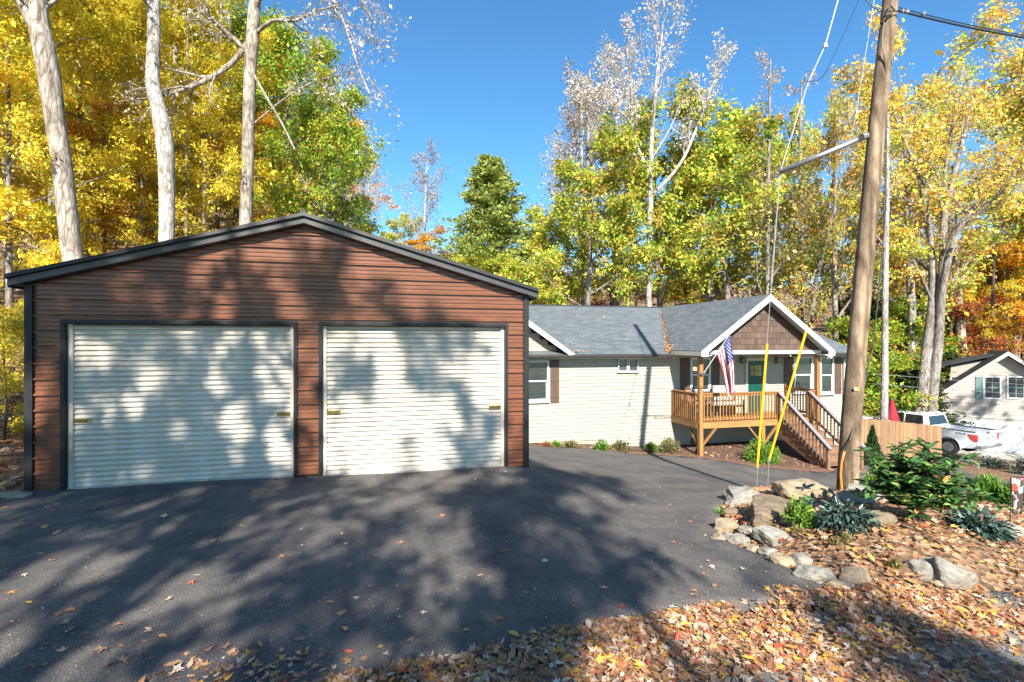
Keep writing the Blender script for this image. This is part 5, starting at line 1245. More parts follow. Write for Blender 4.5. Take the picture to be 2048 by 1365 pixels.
def litter(name, poly, n, size, tilt, pile=.02, lift=.0, label=None, avoid=None):
    q = sample_poly(poly, n, RNG)
    # clumpiness
    f = fbm(q[:, 0], q[:, 1], 2.3, 4)+fbm(q[:, 0], q[:, 1], 6.1, 2)*.6
    q = q[f+RNG.normal(0, .9, len(q)) > -.35]
    if avoid is not None: q = q[~inpoly(q[:, 0], q[:, 1], avoid)]
    z = Tn(q[:, 0], q[:, 1])+lift+np.abs(RNG.normal(0, pile, len(q))); parts = []
    idx = RNG.integers(0, len(TM), len(q)); obs = []
    Vs = []; Fs = []; off = 0
    for k, (tv, tf) in enumerate(TM):
        m = idx == k; n_ = m.sum()
        if not n_: continue
        R = rotmats(n_, tilt, RNG); S = size*np.minimum(RNG.lognormal(0, .38, n_), 1.7)
        V = (np.einsum('nij,kj->nki', R, tv)*S[:, None, None]+np.stack([q[m, 0], q[m, 1], z[m]], 1)[:, None, :]).reshape(-1, 3)
        Fa = (np.arange(n_)[:, None, None]*len(tv)+np.array(tf)[None]).reshape(-1, 3)+off; off += len(V); Vs.append(V); Fs.append(Fa)
    me = mesh_np(name, np.concatenate(Vs), np.concatenate(Fs), 3, [M['dead_leaf']])
    return tag(link(bpy.data.objects.new(name, me)), label, None, None, 'stuff')
STRIP = [H(560,1400), H(700,1358), H(850,1328), H(1000,1300), H(1150,1275), H(1350,1232), H(1500,1205), H(1640,1188), H(1740,1178), H(1850,1190), H(2048,1185), H(2400,1200), H(2500,1300), H(2048,1262), H(1850,1290), H(1700,1325), H(1550,1350), H(1450,1400), H(1300,1520), H(800,1700)]
litter('leaf_litter', STRIP, 24000, .062, .5, .02, .02, 'thick drift of brown and orange leaves along the asphalt edge')
ROADL = [H(1450,1400), H(1550,1350), H(1850,1290), H(2048,1262), H(2500,1300), H(2600,1500), H(1500,1600)]
litter('leaf_litter', ROADL, 7500, .06, .35, .008, .02, 'scattered leaves on the pale road surface')
MOUND = [H(1462,975), H(1445,1010), H(1430,1062), H(1450,1086), H(1560,1134), H(1660,1188), H(1850,1192), H(2048,1188), H(2400,1200), tuple(on(2500,6)[:2]), tuple(on(2300,9.5)[:2]), tuple(on(2048,9.5)[:2]), tuple(on(1850,9)[:2]), tuple(on(1700,9)[:2]), tuple(on(1560,8.8)[:2])]
litter('leaf_litter', MOUND, 22000, .066, .4, .015, .0, 'fallen leaves covering the rock-edged mound')
HILL = [tuple(on(-150,7.4)[:2]), tuple(on(48,7.4)[:2]), tuple(on(52,17)[:2]), tuple(on(-200,20)[:2])]
litter('leaf_litter', HILL, 5000, .12, .4, .02, -.02, 'leaf-covered forest floor left of the garage')
litter('leaf_litter', [BED[1], BED[2], BED[3], BED[4], BED[5], BED[6], BED[7], BED[8], (18, 16.6), (6, 16.6)], 1400, .09, .35, .01, .02, 'leaves strewn on the mulch in front of the house')
FARL = [tuple(on(1700,20)[:2]), tuple(on(2100,20)[:2]), tuple(on(2100,24)[:2]), tuple(on(1885,23.5)[:2]), tuple(on(1720,21)[:2])]
litter('leaf_litter', FARL, 1500, .12, .35, .02, .02, 'leaves on the verge between the two driveways')
EDGE2 = [tuple(on(1985,24.3)[:2]), tuple(on(2100,24)[:2]), tuple(on(2100,30)[:2]), tuple(on(1985,28)[:2])]
litter('leaf_litter', EDGE2, 260, .12, .3, .01, .03, 'leaves dropped on the neighbouring concrete drive')

litter('leaf_crumbs', [H(0,1000), H(600,965), H(1040,945), H(1300,960), H(1430,1050), H(1560,1125), H(1640,1180), H(1350,1235), H(1000,1300), H(600,1400), H(0,1500), H(-200,1200)], 1500, .022, .4, .0, .034, 'tiny leaf crumbs and twigs sprinkled on the asphalt')
litter('leaf_litter', [H(300,1345), H(560,1300), H(760,1335), H(600,1420), H(200,1500)], 260, .07, .35, .004, .035, 'thin scatter of leaves near the lower left of the drift')
litter('leaf_litter', [H(1000,1285), H(1350,1225), H(1560,1180), H(1640,1187), H(1500,1215), H(1150,1285), H(900,1325)], 420, .062, .35, .004, .035, 'loose leaves spilling from the drift onto the asphalt')
litter('leaf_crumbs', [(X0+.1, GYI-.22), (X1-.1, GYI-.16), (X1-.1, GYI-.02), (X0+.1, GYI-.02)], 260, .035, .4, .004, .034, 'leaf debris gathered along the garage doors')
# countable leaves
lm = []
for k, (tv, tf) in enumerate(TM):
    me = bpy.data.meshes.new('fallen_leaf'); me.from_pydata([tuple(v) for v in tv], [], tf); me.materials.append(M['fallen']); lm.append(me)
spots = [(28,1045),(52,1048),(30,1045),(12,1022),(110,1015),(72,1028),(140,1020),(185,1025),(200,1010),(250,1012),(275,1008),(105,1030),(60,1055),(90,1062),(35,1060),(115,1072),(18,1090),(83,1117),(103,1130),(20,1195),(5,1190),(140,1230),(120,1242),(135,1254),(160,1258),(145,1270),(165,1280),(300,1275),(325,1283),(290,1297),(205,1310),(240,1305),(125,1315),(95,1300),(85,1310),(30,1325),(60,1345),(90,1342),(215,1345),(245,1335),(370,1320),(415,1312),(380,1290),(450,1305),(340,1210),(383,1175),(540,1218),(232,1175),(395,1160),(737,1184),(713,1206),(685,1240),(690,1270),(778,1247),(800,1245),(760,1305),(850,1238),(893,975),(950,975),(618,1030),(885,1038),(690,1095),(800,1093),(1160,1068),(1250,1103),(1300,1110),(1345,1092),(1415,1130),(1422,1142),(1405,1155),(1485,1147),(1430,1182),(1390,1190),(1240,1222),(1390,1200),(1210,1185),(1050,1195),(1560,1085),(960,1160),(1010,1110),(700,1140),(560,1120),(430,1090),(480,1060),(330,1040),(1120,990),(1300,985),(1210,1035),(1090,1130),(660,1215),(600,1290),(520,1300),(480,1330),(330,1345),(300,1330),(410,1345),(180,1215),(240,1260),(60,1215),(50,1160),(1340,1015),(1380,1050),(1150,1225),(1000,1250),(930,1275),(880,1220),(820,1290),(770,1320),(640,1330),(580,1345),(700,1315)]
rr_ = random.Random(3); nleaf = 0
def leaf_at(p, label, group, sz, lift):
    o = link(bpy.data.objects.new('fallen_leaf', rr_.choice(lm))); o.location = (p.x, p.y, p.z+lift); s = sz*rr_.uniform(.75, 1.3); o.scale = (s, s, s)
    o.rotation_euler = (rr_.uniform(-.25, .25), rr_.uniform(-.25, .25), rr_.uniform(0, 6.28)); tag(o, label, 'leaf', group)
for (a, b) in spots:
    leaf_at(hit(a, b), 'single dry fallen leaf lying on the dark asphalt driveway', 'scattered leaves on the driveway', .095 if b < 1150 else .085, .036); nleaf += 1
rs = np.random.default_rng(5); q = sample_poly(STRIP, 1500, rs); n2 = 0
for x, y in q:
    if n2 >= 300-nleaf: break
    v = Vector((x, y, 0)); dp = depth(v); la = CA*x-CB*y
    if dp > 4.2 or abs(la/dp) > 1.02: continue
    leaf_at(Vector((x, y, T(x, y))), 'curled brown leaf on top of the leaf drift along the asphalt edge', 'leaves on top of the foreground drift', .085, .04); n2 += 1

LT4 = np.array([(0, 0, 0), (.28, .42, .06), (0, 1, -.05), (-.28, .42, .06)]); LF4 = [(0, 1, 2, 3)]
LT6 = np.array([(0, 0, 0), (.16, .3, .04), (.15, .7, .03), (0, 1, -.08), (-.15, .7, .03), (-.16, .3, .04)]); LF6 = [(0, 1, 2, 3), (0, 3, 4, 5)]
def leafR(D, rng, upbias=.6):              # frames whose Y axis is the leaf direction D, normals biased upward
    n = len(D); D = D/np.linalg.norm(D, axis=1)[:, None]; up = rng.normal(0, 1, (n, 3))*(1-upbias)+np.array([0, 0, 1.])*upbias
    X = np.cross(D, up); X /= np.linalg.norm(X, axis=1)[:, None]+1e-9; Zz = np.cross(X, D); return np.stack([X, D, Zz], 2)
def bush(px, py, wpx, hpx, mat, n, ls, label, cat='shrub', name='shrub', shape='dome', group=None, tmpl='6', Z=None, droop=-.2, stems=True, dens=1.0, seed=None):
    g = hit(px, py) if Z is None else on(px, Z); Z = depth(g); w = wpx/F*Z/2; h = hpx/F*Z; rng = np.random.default_rng(seed or int(px*7+py))
    t_ = thing(name, label, cat, g, group)
    nc = max(6, n//40); # clumps
    if shape == 'cone':
        zc = rng.uniform(0.04, 1, n)**1.25; rad = (1-zc)*rng.uniform(.6, 1, n)**.5*w*(1+.1*np.sin(zc*30)); a = rng.uniform(0, 2*np.pi, n)
        Pn = np.stack([rad*np.cos(a), rad*np.sin(a), zc*h], 1)
    else:
        c = rng.normal(0, 1, (nc, 3)); c /= np.linalg.norm(c, axis=1)[:, None]; c[:, 2] = np.abs(c[:, 2]); c *= rng.uniform(.45, .85, nc)[:, None]
        Pn = c[rng.integers(0, nc, n)]+rng.normal(0, .19 if shape == 'dome' else .25, (n, 3)); Pn[:, 2] = np.abs(Pn[:, 2])
        l = np.linalg.norm(Pn, axis=1); Pn[l > 1.12] /= (l[l > 1.12]/1.08)[:, None]; Pn = Pn*np.array([w, w*.85, h*.95])
    D = Pn*np.array([1, 1, 1.2]); D = D/(np.linalg.norm(D, axis=1)[:, None]+1e-6)+rng.normal(0, .55, (n, 3)); D[:, 2] += droop if shape != 'cone' else .35
    R = leafR(D, rng, .6); S = ls*rng.lognormal(0, .22, n)
    tv, tf = (LT6, LF6) if tmpl == '6' else (LT4, LF4)
    if tmpl == 'n': tv, tf = LT4*np.array([.35, 1, 1]), LF4
    Pw = Pn+np.array([0, 0, h*.03])
    o = scatter('foliage', tv, tf, Pw, R, S, mat, t_)
    if stems:
        mb = MB(); rg = random.Random(int(px))
        for i in range(9):
            a = rg.uniform(0, 6.28); r = rg.uniform(.3, .8); mb.tube([g-Vector((0, 0, .05)), g+Vector((w*r*.4*math.cos(a), w*r*.4*math.sin(a), h*.4)), g+Vector((w*r*math.cos(a), w*r*math.sin(a), h*.8))], [.012, .009, .004], 5)
        mb.build('stems', M['bark_dark'], t_)
    return t_
L = leafmat
M['rhodo'] = L('rhododendron_leaf', [(0, (.03, .085, .025)), (.3, (.055, .14, .04)), (.55, (.09, .20, .055)), (.8, (.18, .28, .07)), (.96, (.38, .18, .06))], .15, .28)
M['leuco'] = L('leucothoe_leaf', [(0, (.03, .06, .045)), (.4, (.06, .10, .085)), (.75, (.11, .17, .14)), (.95, (.13, .08, .06))], .08, .25)
M['bright'] = L('bright_green_leaf', [(0, (.10, .24, .03)), (.4, (.16, .32, .04)), (.75, (.24, .38, .05)), (.95, (.3, .3, .05))], .3, .45)
M['olive'] = L('olive_leaf', [(0, (.12, .15, .04)), (.4, (.2, .2, .07)), (.75, (.26, .2, .09)), (.9, (.3, .14, .06))], .2, .5)
M['arbor'] = L('arborvitae_leaf', [(0, (.02, .05, .015)), (.5, (.035, .085, .02)), (.85, (.06, .12, .03))], .1, .6)
M['juniper'] = L('juniper_leaf', [(0, (.06, .16, .02)), (.5, (.10, .24, .03)), (.85, (.2, .3, .05))], .2, .6)
M['reddish'] = L('reddish_leaf', [(0, (.22, .06, .03)), (.4, (.3, .1, .04)), (.7, (.2, .14, .06))], .2, .5)
bush(1522, 925, 70, 44, M['bright'], 3500, .07, 'round bright green shrub below the porch between the guy guards')
bush(1203, 902, 30, 20, M['bright'], 900, .07, 'small bright green shrub left of the foundation step')
bush(1241, 903, 38, 22, M['olive'], 900, .07, 'small brownish shrub under the sunlit siding')
bush(1302, 907, 28, 18, M['bright'], 800, .07, 'small green shrub at the foot of the pole shadow')
bush(1338, 908, 46, 30, M['olive'], 1300, .07, 'rounded olive shrub left of the porch corner post')
bush(1141, 896, 40, 14, M['olive'], 700, .07, 'low brownish plant near the left foundation')
bush(1113, 895, 18, 11, M['bright'], 400, .07, 'tiny green plant by the left foundation')
bush(1091, 895, 30, 8, M['reddish'], 300, .08, 'low reddish plant nearest the garage corner')
bush(1598, 1052, 62, 56, M['bright'], 900, .05, 'small yellow-green shrub growing against the squat brown boulder', droop=.1)
bush(1692, 1052, 98, 42, M['leuco'], 1300, .075, 'dark blue-green shrub in front of the pinkish boulder', droop=-.7)
bush(1952, 1062, 104, 38, M['leuco'], 1300, .085, 'dark blue-green shrub low on the mound near the garden flag', droop=-.7)
bush(1745, 897, 42, 76, M['arbor'], 5000, .09, 'dark cone-shaped evergreen right of the utility pole', 'evergreen', 'conical_evergreen', 'cone', None, 'n', Z=17.5)
bush(1852, 895, 34, 50, M['arbor'], 3500, .08, 'smaller dark cone-shaped evergreen in front of the fence', 'evergreen', 'conical_evergreen', 'cone', None, 'n', Z=17.5)
bush(1757, 925, 60, 34, M['bright'], 2000, .07, 'low green shrub beneath the larger cone-shaped evergreen', Z=13.5)
bush(1975, 1030, 66, 44, M['juniper'], 3800, .085, 'feathery bright green juniper beside the driveway bend', tmpl='n', droop=.8, Z=8.4)
bush(2028, 1030, 50, 38, M['juniper'], 2600, .085, 'feathery green juniper partly behind the garden flag', tmpl='n', droop=.8, Z=8.0)
bush(1985, 925, 70, 22, M['leuco'], 900, .10, 'low dark shrub on the verge in front of the neighbouring drive', Z=20.5)
bush(2050, 935, 60, 30, M['leuco'], 900, .10, 'low dark shrub at the right edge of the verge', Z=18.8)
for i, (a, b) in enumerate(((1443,1030), (1672,1093), (1690,1086), (1790,1140), (1600,1072))):
    bush(a, b, 22, 14, M['bright'] if i == 0 else M['olive'], 110, .05, ['green weed tuft at the left tip of the rock border', 'mossy grass tuft on the bare soil bank', 'olive grass tuft beside the mossy one', 'thin grass tuft low on the right bank', 'small grass tuft left of the bare soil'][i], 'grass tuft', 'grass_tuft', 'dome', None, 'n', droop=1.0, stems=False)
# rhododendron with single leaves
def rhodo():
    g = hit(1828, 1040); Z = depth(g); t_ = thing('rhododendron', 'large glossy rhododendron with long leaves right of the pole', 'shrub', g); rng = np.random.default_rng(8); rg = random.Random(8)
    w = 98/F*Z; h = 165/F*Z; ends = []; mb = MB()
    for i in range(33):
        a = rg.uniform(0, 6.28); r = rg.uniform(.1, 1.0)**.6; e = g+Vector((w*r*math.cos(a), w*.8*r*math.sin(a), h*math.sqrt(max(.05, 1-(r*.9)**2))*rg.uniform(.45, 1.0)))
        m = g+Vector((w*r*.35*math.cos(a), w*.3*r*math.sin(a), h*.32)); mb.tube([g-Vector((0, 0, .05)), m, e], [.014, .011, .005], 5)
        for k in range(7):
            s = m.lerp(e, rg.uniform(.25, .95)); q = s+Vector((rg.gauss(0, 1), rg.gauss(0, 1), rg.uniform(-.5, 1)))*w*.24; mb.tube([s, q], [.006, .003], 4); ends.append(q)
        for k in range(3):
            q = g.lerp(m, rg.uniform(.6, 1))+Vector((rg.gauss(0, 1), rg.gauss(0, 1), 0))*w*.3; ends.append(q)
        ends.append(e)
    mb.build('stems', M['bark_dark'], t_)
    Pn = []; D = []
    for e in ends:
        for k in range(rg.randint(6, 9)):
            a = rg.uniform(0, 6.28); Pn.append(e-g); D.append((math.cos(a), math.sin(a), rg.uniform(-.25, .75)))
    Pn = np.array([tuple(p) for p in Pn]); D = np.array(D); R = leafR(D, rng, .85); S = .115*rng.lognormal(0, .2, len(Pn))
    vw = np.array([CB, CA, 0]); near = np.argsort(Pn@vw)[:290]; mask = np.zeros(len(Pn), bool); mask[near] = True
    tv = LT6*np.array([1.05, 1, 1]); me = bpy.data.meshes.new('leaf'); me.from_pydata([tuple(v) for v in tv], [], LF6)
    m = M['rhodo'].copy(); m.name = 'rhododendron_single_leaf'; oi = m.node_tree.nodes.new('ShaderNodeObjectInfo')
    for n in m.node_tree.nodes:
        if n.type == 'VALTORGB': m.node_tree.links.new(oi.outputs['Random'], n.inputs[0])
    me.materials.append(m)
    for i in near:
        o = link(bpy.data.objects.new('leaf', me)); o.parent = t_; Mx = Matrix([list(R[i][r_]*S[i]) for r_ in range(3)]).to_4x4(); Mx.translation = Vector(Pn[i]); o.matrix_local = Mx
    tag(scatter('foliage', tv, LF6, Pn[~mask], R[~mask], S[~mask], M['rhodo'], t_), kind='stuff')
rhodo()
# garden flag
gf = hit(2020, 1062); GZd = depth(gf)
ft = thing('garden_flag', 'small brown, white and red patterned garden flag on a black stake', 'garden flag', gf)
mb = MB(); mb.tube([gf-Vector((0, 0, .05)), P(2021, 955, GZd), P(2046, 955, GZd)], .006, 6); mb.build('stake', M['black_metal'], ft)
def gfm():
    m, t, b = nt('garden_flag_print'); v = coords(t, (1, 1, .8)); vo = t.nodes.new('ShaderNodeTexVoronoi'); vo.inputs['Scale'].default_value = 16; t.links.new(v, vo.inputs['Vector'])
    sc = t.nodes.new('ShaderNodeSeparateColor'); t.links.new(vo.outputs['Color'], sc.inputs[0])
    r = ramp(t, [(0, (.05, .03, .03)), (.35, (.35, .3, .32)), (.55, (.5, .45, .5)), (.78, (.14, .07, .06)), (.9, (.5, .05, .03))], 'CONSTANT'); t.links.new(sc.outputs[0], r.inputs[0]); t.links.new(r.outputs[0], b.inputs['Base Color']); b.inputs['Roughness'].default_value = .8; return m
M['gflag'] = gfm(); vs = []; fs = []
for j in range(13):
    for i in range(9):
        u = i/8; v = j/12; edge = .0 if v < .8 else (v-.8)*30*(abs(u-.5)); vs.append(P(2024+22*u+1.5*math.sin(v*5)*v, 957+72*v-edge*.6, GZd+.03*math.sin(u*7+v*3)*v))
for j in range(12):
    for i in range(8): fs.append((j*9+i, (j+1)*9+i, (j+1)*9+i+1, j*9+i+1))
mb = MB(); mb.add(vs, fs); o = mb.build('cloth', M['gflag'], ft, smooth=True); s_ = o.modifiers.new('thick', 'SOLIDIFY'); s_.thickness = .003
# leaves caught in the roof valley
pts = []
rg = np.random.default_rng(3)
yy = np.concatenate([rg.uniform(ye+.1, RY-.6, 260)**1.0, ye+.1+rg.exponential(.5, 260)]); yy = np.clip(yy, ye+.05, RY-.3)
xx = GA-(gz-(EZ+(yy-ye)*slope))/gsl+rg.normal(0, .07, len(yy)); zz = np.maximum(EZ+(yy-ye)*slope, gz-np.abs(xx-GA)*gsl)+.015
sx = rg.uniform(6, GA-3, 160); sy = rg.uniform(ye+.1, RY-.5, 160); pts = np.concatenate([np.stack([xx, yy, zz], 1), np.stack([sx, sy, EZ+(sy-ye)*slope+.015], 1), np.stack([LX+.1+rg.exponential(.18, 120), np.full(120, ye+.12)+rg.uniform(0, .4, 120), np.full(120, EZ+.09)], 1)])
tv, tf = TM[0]
scatter('roof_leaves', tv, tf, pts, rotmats(len(pts), .35, rg), .085*rg.lognormal(0, .25, len(pts)), M['dead_leaf']); tag(bpy.data.objects['roof_leaves'], 'orange leaves gathered in the roof valley', None, None, 'stuff')
# ================================================================ TREES
class Sk:
    def __init__(s, seed): s.rng = random.Random(seed); s.np = np.random.default_rng(seed); s.trunk = MB(); s.br = MB(); s.tips = []
def unit(v): return v.normalized() if v.length > 1e-6 else Vector((0, 0, 1))
def grow(S, p, d, Ln, r, lvl, cfg):
    n = 6 if lvl <= 1 else 4; rng = S.rng; pts = [p.copy()]; rad = [r]; d = unit(d)
    for i in range(n):
        d = unit(d+Vector((rng.gauss(0, 1), rng.gauss(0, 1), rng.gauss(0, 1)))*cfg['wob'][lvl]+Vector((0, 0, 1))*cfg['up'][lvl])
        p = p+d*(Ln/n); pts.append(p.copy()); rad.append(r*(1-(i+1)/n*(.75 if lvl else cfg.get('taper', .7))))
    (S.trunk if lvl == 0 else S.br).tube(pts, rad, (12, 6, 4, 3, 3)[lvl], cap=False)
    kids(S, pts, rad, Ln, lvl, cfg)
def kids(S, pts, rad, Ln, lvl, cfg):
    rng = S.rng; mx = cfg['levels']
    if lvl >= mx-1: S.tips.append([tuple(q) for q in pts])
    if lvl >= mx: return
    nk = cfg['n'][lvl]; t0 = cfg['t0'][lvl]; ph = rng.uniform(0, 6.28)
    for k in range(nk):
        t = t0+(1-t0)*(k+rng.random())/nk; t = min(t, .999); f = t*(len(pts)-1); i = int(f); q = pts[i].lerp(pts[i+1], f-i); ax = unit(pts[i+1]-pts[i])
        ph += 2.4+rng.uniform(-.4, .4); s1 = ax.cross(Vector((.3, .2, .9)) if abs(ax.z) < .9 else Vector((1, 0, 0))).normalized(); s2 = ax.cross(s1)
        an = cfg['ang'][lvl]*rng.uniform(.75, 1.25); nd_ = ax*math.cos(an)+(s1*math.cos(ph)+s2*math.sin(ph))*math.sin(an)
        prof = cfg['prof'](t) if lvl == 0 else (1-.45*t)
        ll = Ln*cfg['lr'][lvl]*prof*rng.uniform(.75, 1.2); rr = (rad[i]*(1-(f-i))+rad[i+1]*(f-i))*cfg['rr'][lvl]
        grow(S, q, nd_, ll, max(rr, .004), lvl+1, cfg)
def leaves(S, n, size, sig, flat, upb, droop, tmpl=None, bunch=0):
    rng = S.np; A = np.array([t[:5] for t in S.tips]); n0 = n
    if bunch: n = n//bunch
    ti = rng.integers(0, len(A), n); f = rng.uniform(.15, .999, n)*(A.shape[1]-1); i = f.astype(int); fr = (f-i)[:, None]
    Pn = A[ti, i]*(1-fr)+A[ti, np.minimum(i+1, A.shape[1]-1)]*fr
    D = A[ti, -1]-A[ti, 0]; D /= np.linalg.norm(D, axis=1)[:, None]+1e-9
    if bunch: Pn = np.repeat(Pn, bunch, 0); D = np.repeat(D, bunch, 0)
    n = len(Pn); Pn = Pn+rng.normal(0, sig, (n, 3))*np.array([1, 1, flat]); D = D+rng.normal(0, .7, (n, 3)); D[:, 2] -= droop
    return Pn, leafR(D, rng, upb), size*rng.lognormal(0, .38, n)
def mkproto(name, seed, H_, r0, cfg, leafargs, lmat, bmat, lean=0):
    S = Sk(seed); grow(S, Vector((0, 0, -.3)), Vector((lean, 0, 1)), H_, r0, 0, cfg)
    tm = S.trunk; t_me = bpy.data.meshes.new('trunk'); t_me.from_pydata([tuple(v) for v in tm.v], [], tm.f); t_me.materials.append(M[bmat]); t_me.polygons.foreach_set('use_smooth', [True]*len(tm.f))
    b_me = bpy.data.meshes.new('branches'); b_me.from_pydata([tuple(v) for v in S.br.v], [], S.br.f); b_me.materials.append(M[bmat])
    l_me = None
    if leafargs:
        Pn, R, Sc = leaves(S, *leafargs); V = np.einsum('nij,kj->nki', R, LT4)*Sc[:, None, None]+Pn[:, None, :]
        l_me = mesh_np('crown', V.reshape(-1, 3), np.arange(len(Pn)*4).reshape(-1, 4), 4, [M[lmat]])
    top = max(v[2] for v in S.br.v)
    return dict(t=t_me, b=b_me, l=l_me, H=top, name=name, lm=lmat)
STY = {
 'l_yellow': L('yellow_leaves', [(0, (.70, .52, .03)), (.25, (.80, .64, .06)), (.5, (.74, .62, .09)), (.68, (.50, .52, .07)), (.82, (.72, .42, .05)), (.93, (.34, .42, .05))], .34, .5, patch=.5, palt=(.48, .54, .07)),
 'l_gold': L('golden_leaves', [(0, (0.81, 0.46, 0.04)), (.3, (0.88, 0.57, 0.05)), (.55, (0.72, 0.30, 0.04)), (.75, (0.65, 0.54, 0.06)), (.9, (0.47, 0.14, 0.04))], .45, .5, patch=.6, palt=(0.65, 0.23, 0.04)),
 'l_oak': L('yellow_green_leaves', [(0, (.28, .44, .05)), (.22, (.44, .56, .07)), (.42, (.64, .64, .08)), (.6, (.17, .30, .04)), (.78, (.74, .58, .08)), (.92, (.66, .28, .06))], .34, .45, patch=.75, palt=(.60, .36, .07)),
 'l_green': L('green_leaves', [(0, (0.15, 0.28, 0.03)), (.3, (0.26, 0.40, 0.04)), (.55, (0.39, 0.51, 0.05)), (.8, (0.51, 0.53, 0.05)), (.93, (0.68, 0.20, 0.04))], .35, .45, patch=.5, palt=(0.63, 0.50, 0.05)),
 'l_pale': L('pale_dry_leaves', [(0, (.52, .46, .40)), (.3, (.44, .38, .32)), (.6, (.60, .56, .50)), (.85, (.42, .30, .20))], .3, .5),
 'l_orange': L('orange_gold_leaves', [(0, (.80, .52, .06)), (.24, (.76, .36, .06)), (.44, (.82, .62, .10)), (.6, (.66, .44, .28)), (.72, (.46, .54, .08)), (.88, (.30, .40, .06))], .32, .5, patch=.85, palt=(.34, .46, .07)),
 'l_conif': L('conifer_needles', [(0, (.20, .28, .06)), (.35, (.34, .42, .09)), (.7, (.46, .48, .11)), (.92, (.52, .46, .12))], .35, .6),
 'l_dark': L('dark_evergreen_leaves', [(0, (0.03, 0.05, 0.02)), (.4, (0.05, 0.08, 0.02)), (.8, (0.08, 0.13, 0.03)), (.94, (0.28, 0.28, 0.04))], .15, .5),
 'l_red': L('rust_red_leaves', [(0, (0.34, 0.07, 0.04)), (.4, (0.47, 0.13, 0.05)), (.7, (0.57, 0.26, 0.06)), (.9, (0.39, 0.20, 0.10))], .35, .5),
 'l_brush': L('dull_tan_leaves', [(0, (0.44, 0.29, 0.16)), (.35, (0.55, 0.39, 0.23)), (.65, (0.60, 0.34, 0.10)), (.85, (0.39, 0.36, 0.16))], .3, .6)}
M.update(STY)
wide = dict(levels=3, n=[15, 7, 6, 0], t0=[.16, .2, .2, 0], ang=[1.25, .85, .7], wob=[.03, .12, .16, .2], up=[.02, .0, .0, .0], lr=[.36, .42, .45], rr=[.42, .5, .55], prof=lambda t: (1.05-.75*t)*(.55+.8*min(1, t*2.2)))
oak = dict(levels=3, n=[13, 7, 6, 0], t0=[.28, .25, .2, 0], ang=[1.0, .8, .7], wob=[.05, .14, .18, .2], up=[.02, .05, .03, .0], lr=[.40, .45, .42], rr=[.5, .55, .55], prof=lambda t: (1.1-.75*t))
tall = dict(levels=3, n=[15, 8, 6, 0], t0=[.38, .2, .15, 0], ang=[.62, .55, .5], wob=[.02, .07, .1, .14], up=[.03, .10, .06, .03], lr=[.34, .42, .40], rr=[.42, .5, .5], prof=lambda t: (1.15-.9*t))
conif = dict(levels=2, n=[110, 9, 0], t0=[.08, .12, 0], ang=[1.25, .75], wob=[.008, .09, .1], up=[.0, .03, .0], lr=[.30, .36], rr=[.22, .5], prof=lambda t: ((1.03-t)**.8)+.02)
PR = {
 'yA': mkproto('beech_tree', 1, 14, .17, wide, (34000, .115, .22, .35, .8, .25, None, 3), 'l_yellow', 'bark_grey'),
 'yB': mkproto('beech_tree', 2, 14, .16, wide, (34000, .115, .22, .35, .8, .25, None, 3), 'l_yellow', 'bark_pale'),
 'gA': mkproto('maple_tree', 3, 13, .16, wide, (26000, .12, .22, .4, .75, .3, None, 3), 'l_gold', 'bark_dark'),
 'oA': mkproto('oak_tree', 4, 13, .2, oak, (18000, .135, .2, .8, .4, .45, None, 8), 'l_oak', 'bark_grey'),
 'oB': mkproto('oak_tree', 5, 13, .2, oak, (18000, .135, .2, .8, .4, .45, None, 8), 'l_oak', 'bark_grey'),
 'rA': mkproto('oak_tree', 6, 13, .2, oak, (27000, .12, .24, .8, .4, .4, None, 6), 'l_green', 'bark_pale'),
 'pA': mkproto('tulip_tree', 7, 20, .2, tall, (6500, .12, .2, 1, .3, .3), 'l_pale', 'bark_white'),
 'pB': mkproto('tulip_tree', 8, 20, .2, tall, (6000, .12, .2, 1, .3, .3), 'l_pale', 'bark_white'),
 'mA': mkproto('maple_tree', 9, 15, .2, oak, (15500, .115, .2, .8, .4, .4, None, 5), 'l_orange', 'bark_pale'),
 'mB': mkproto('maple_tree', 10, 15, .2, oak, (15500, .115, .2, .8, .4, .4, None, 5), 'l_orange', 'bark_grey'),
 'cA': mkproto('hemlock_tree', 11, 14, .2, conif, (52000, .15, .15, .6, .35, .2), 'l_conif', 'bark_dark'),
 'dA': mkproto('hemlock_tree', 12, 9, .12, conif, (15000, .17, .12, .6, .5, .3), 'l_dark', 'bark_dark'),
 'bA': mkproto('bare_tree', 13, 9, .09, oak, (900, .10, .2, 1, .4, .2), 'l_brush', 'bark_grey'),
 'sA': mkproto('young_tree', 14, 6, .06, dict(wide, t0=[.08, .2, .2, 0]), (13000, .095, .18, .5, .7, .2), 'l_yellow', 'bark_dark'),
 'sG': mkproto('young_tree', 16, 6, .06, dict(wide, t0=[.08, .2, .2, 0]), (12000, .10, .2, .5, .7, .2), 'l_green', 'bark_dark'),
 'eA': mkproto('maple_tree', 15, 7, .07, dict(wide, t0=[.12, .2, .2, 0]), (12000, .10, .2, .4, .7, .2), 'l_red', 'bark_dark'),
}
def tree(proto, px, Z, pytop, label, group=None, rot=None, name=None, wide_=1.0, g=None, H_=None, cat='tree'):
    pr = PR[proto]; g = g or on(px, Z); h = H_ or (EYE-(pytop-HY)/F*Z-g.z); s = h/pr['H']; rg = random.Random(int(px*13+Z*7))
    t_ = thing(name or pr['name'], label, cat, g, group); t_.rotation_euler = (0, 0, rg.uniform(0, 6.28) if rot is None else rot); t_.scale = (s*wide_, s*wide_, s)
    for nm, me in (('trunk', pr['t']), ('branches', pr['b']), ('crown', pr['l'])):
        if me:
            o = link(bpy.data.objects.new(nm, me)); o.parent = t_
    return t_
G1 = 'yellow beeches in the wood behind the garage'
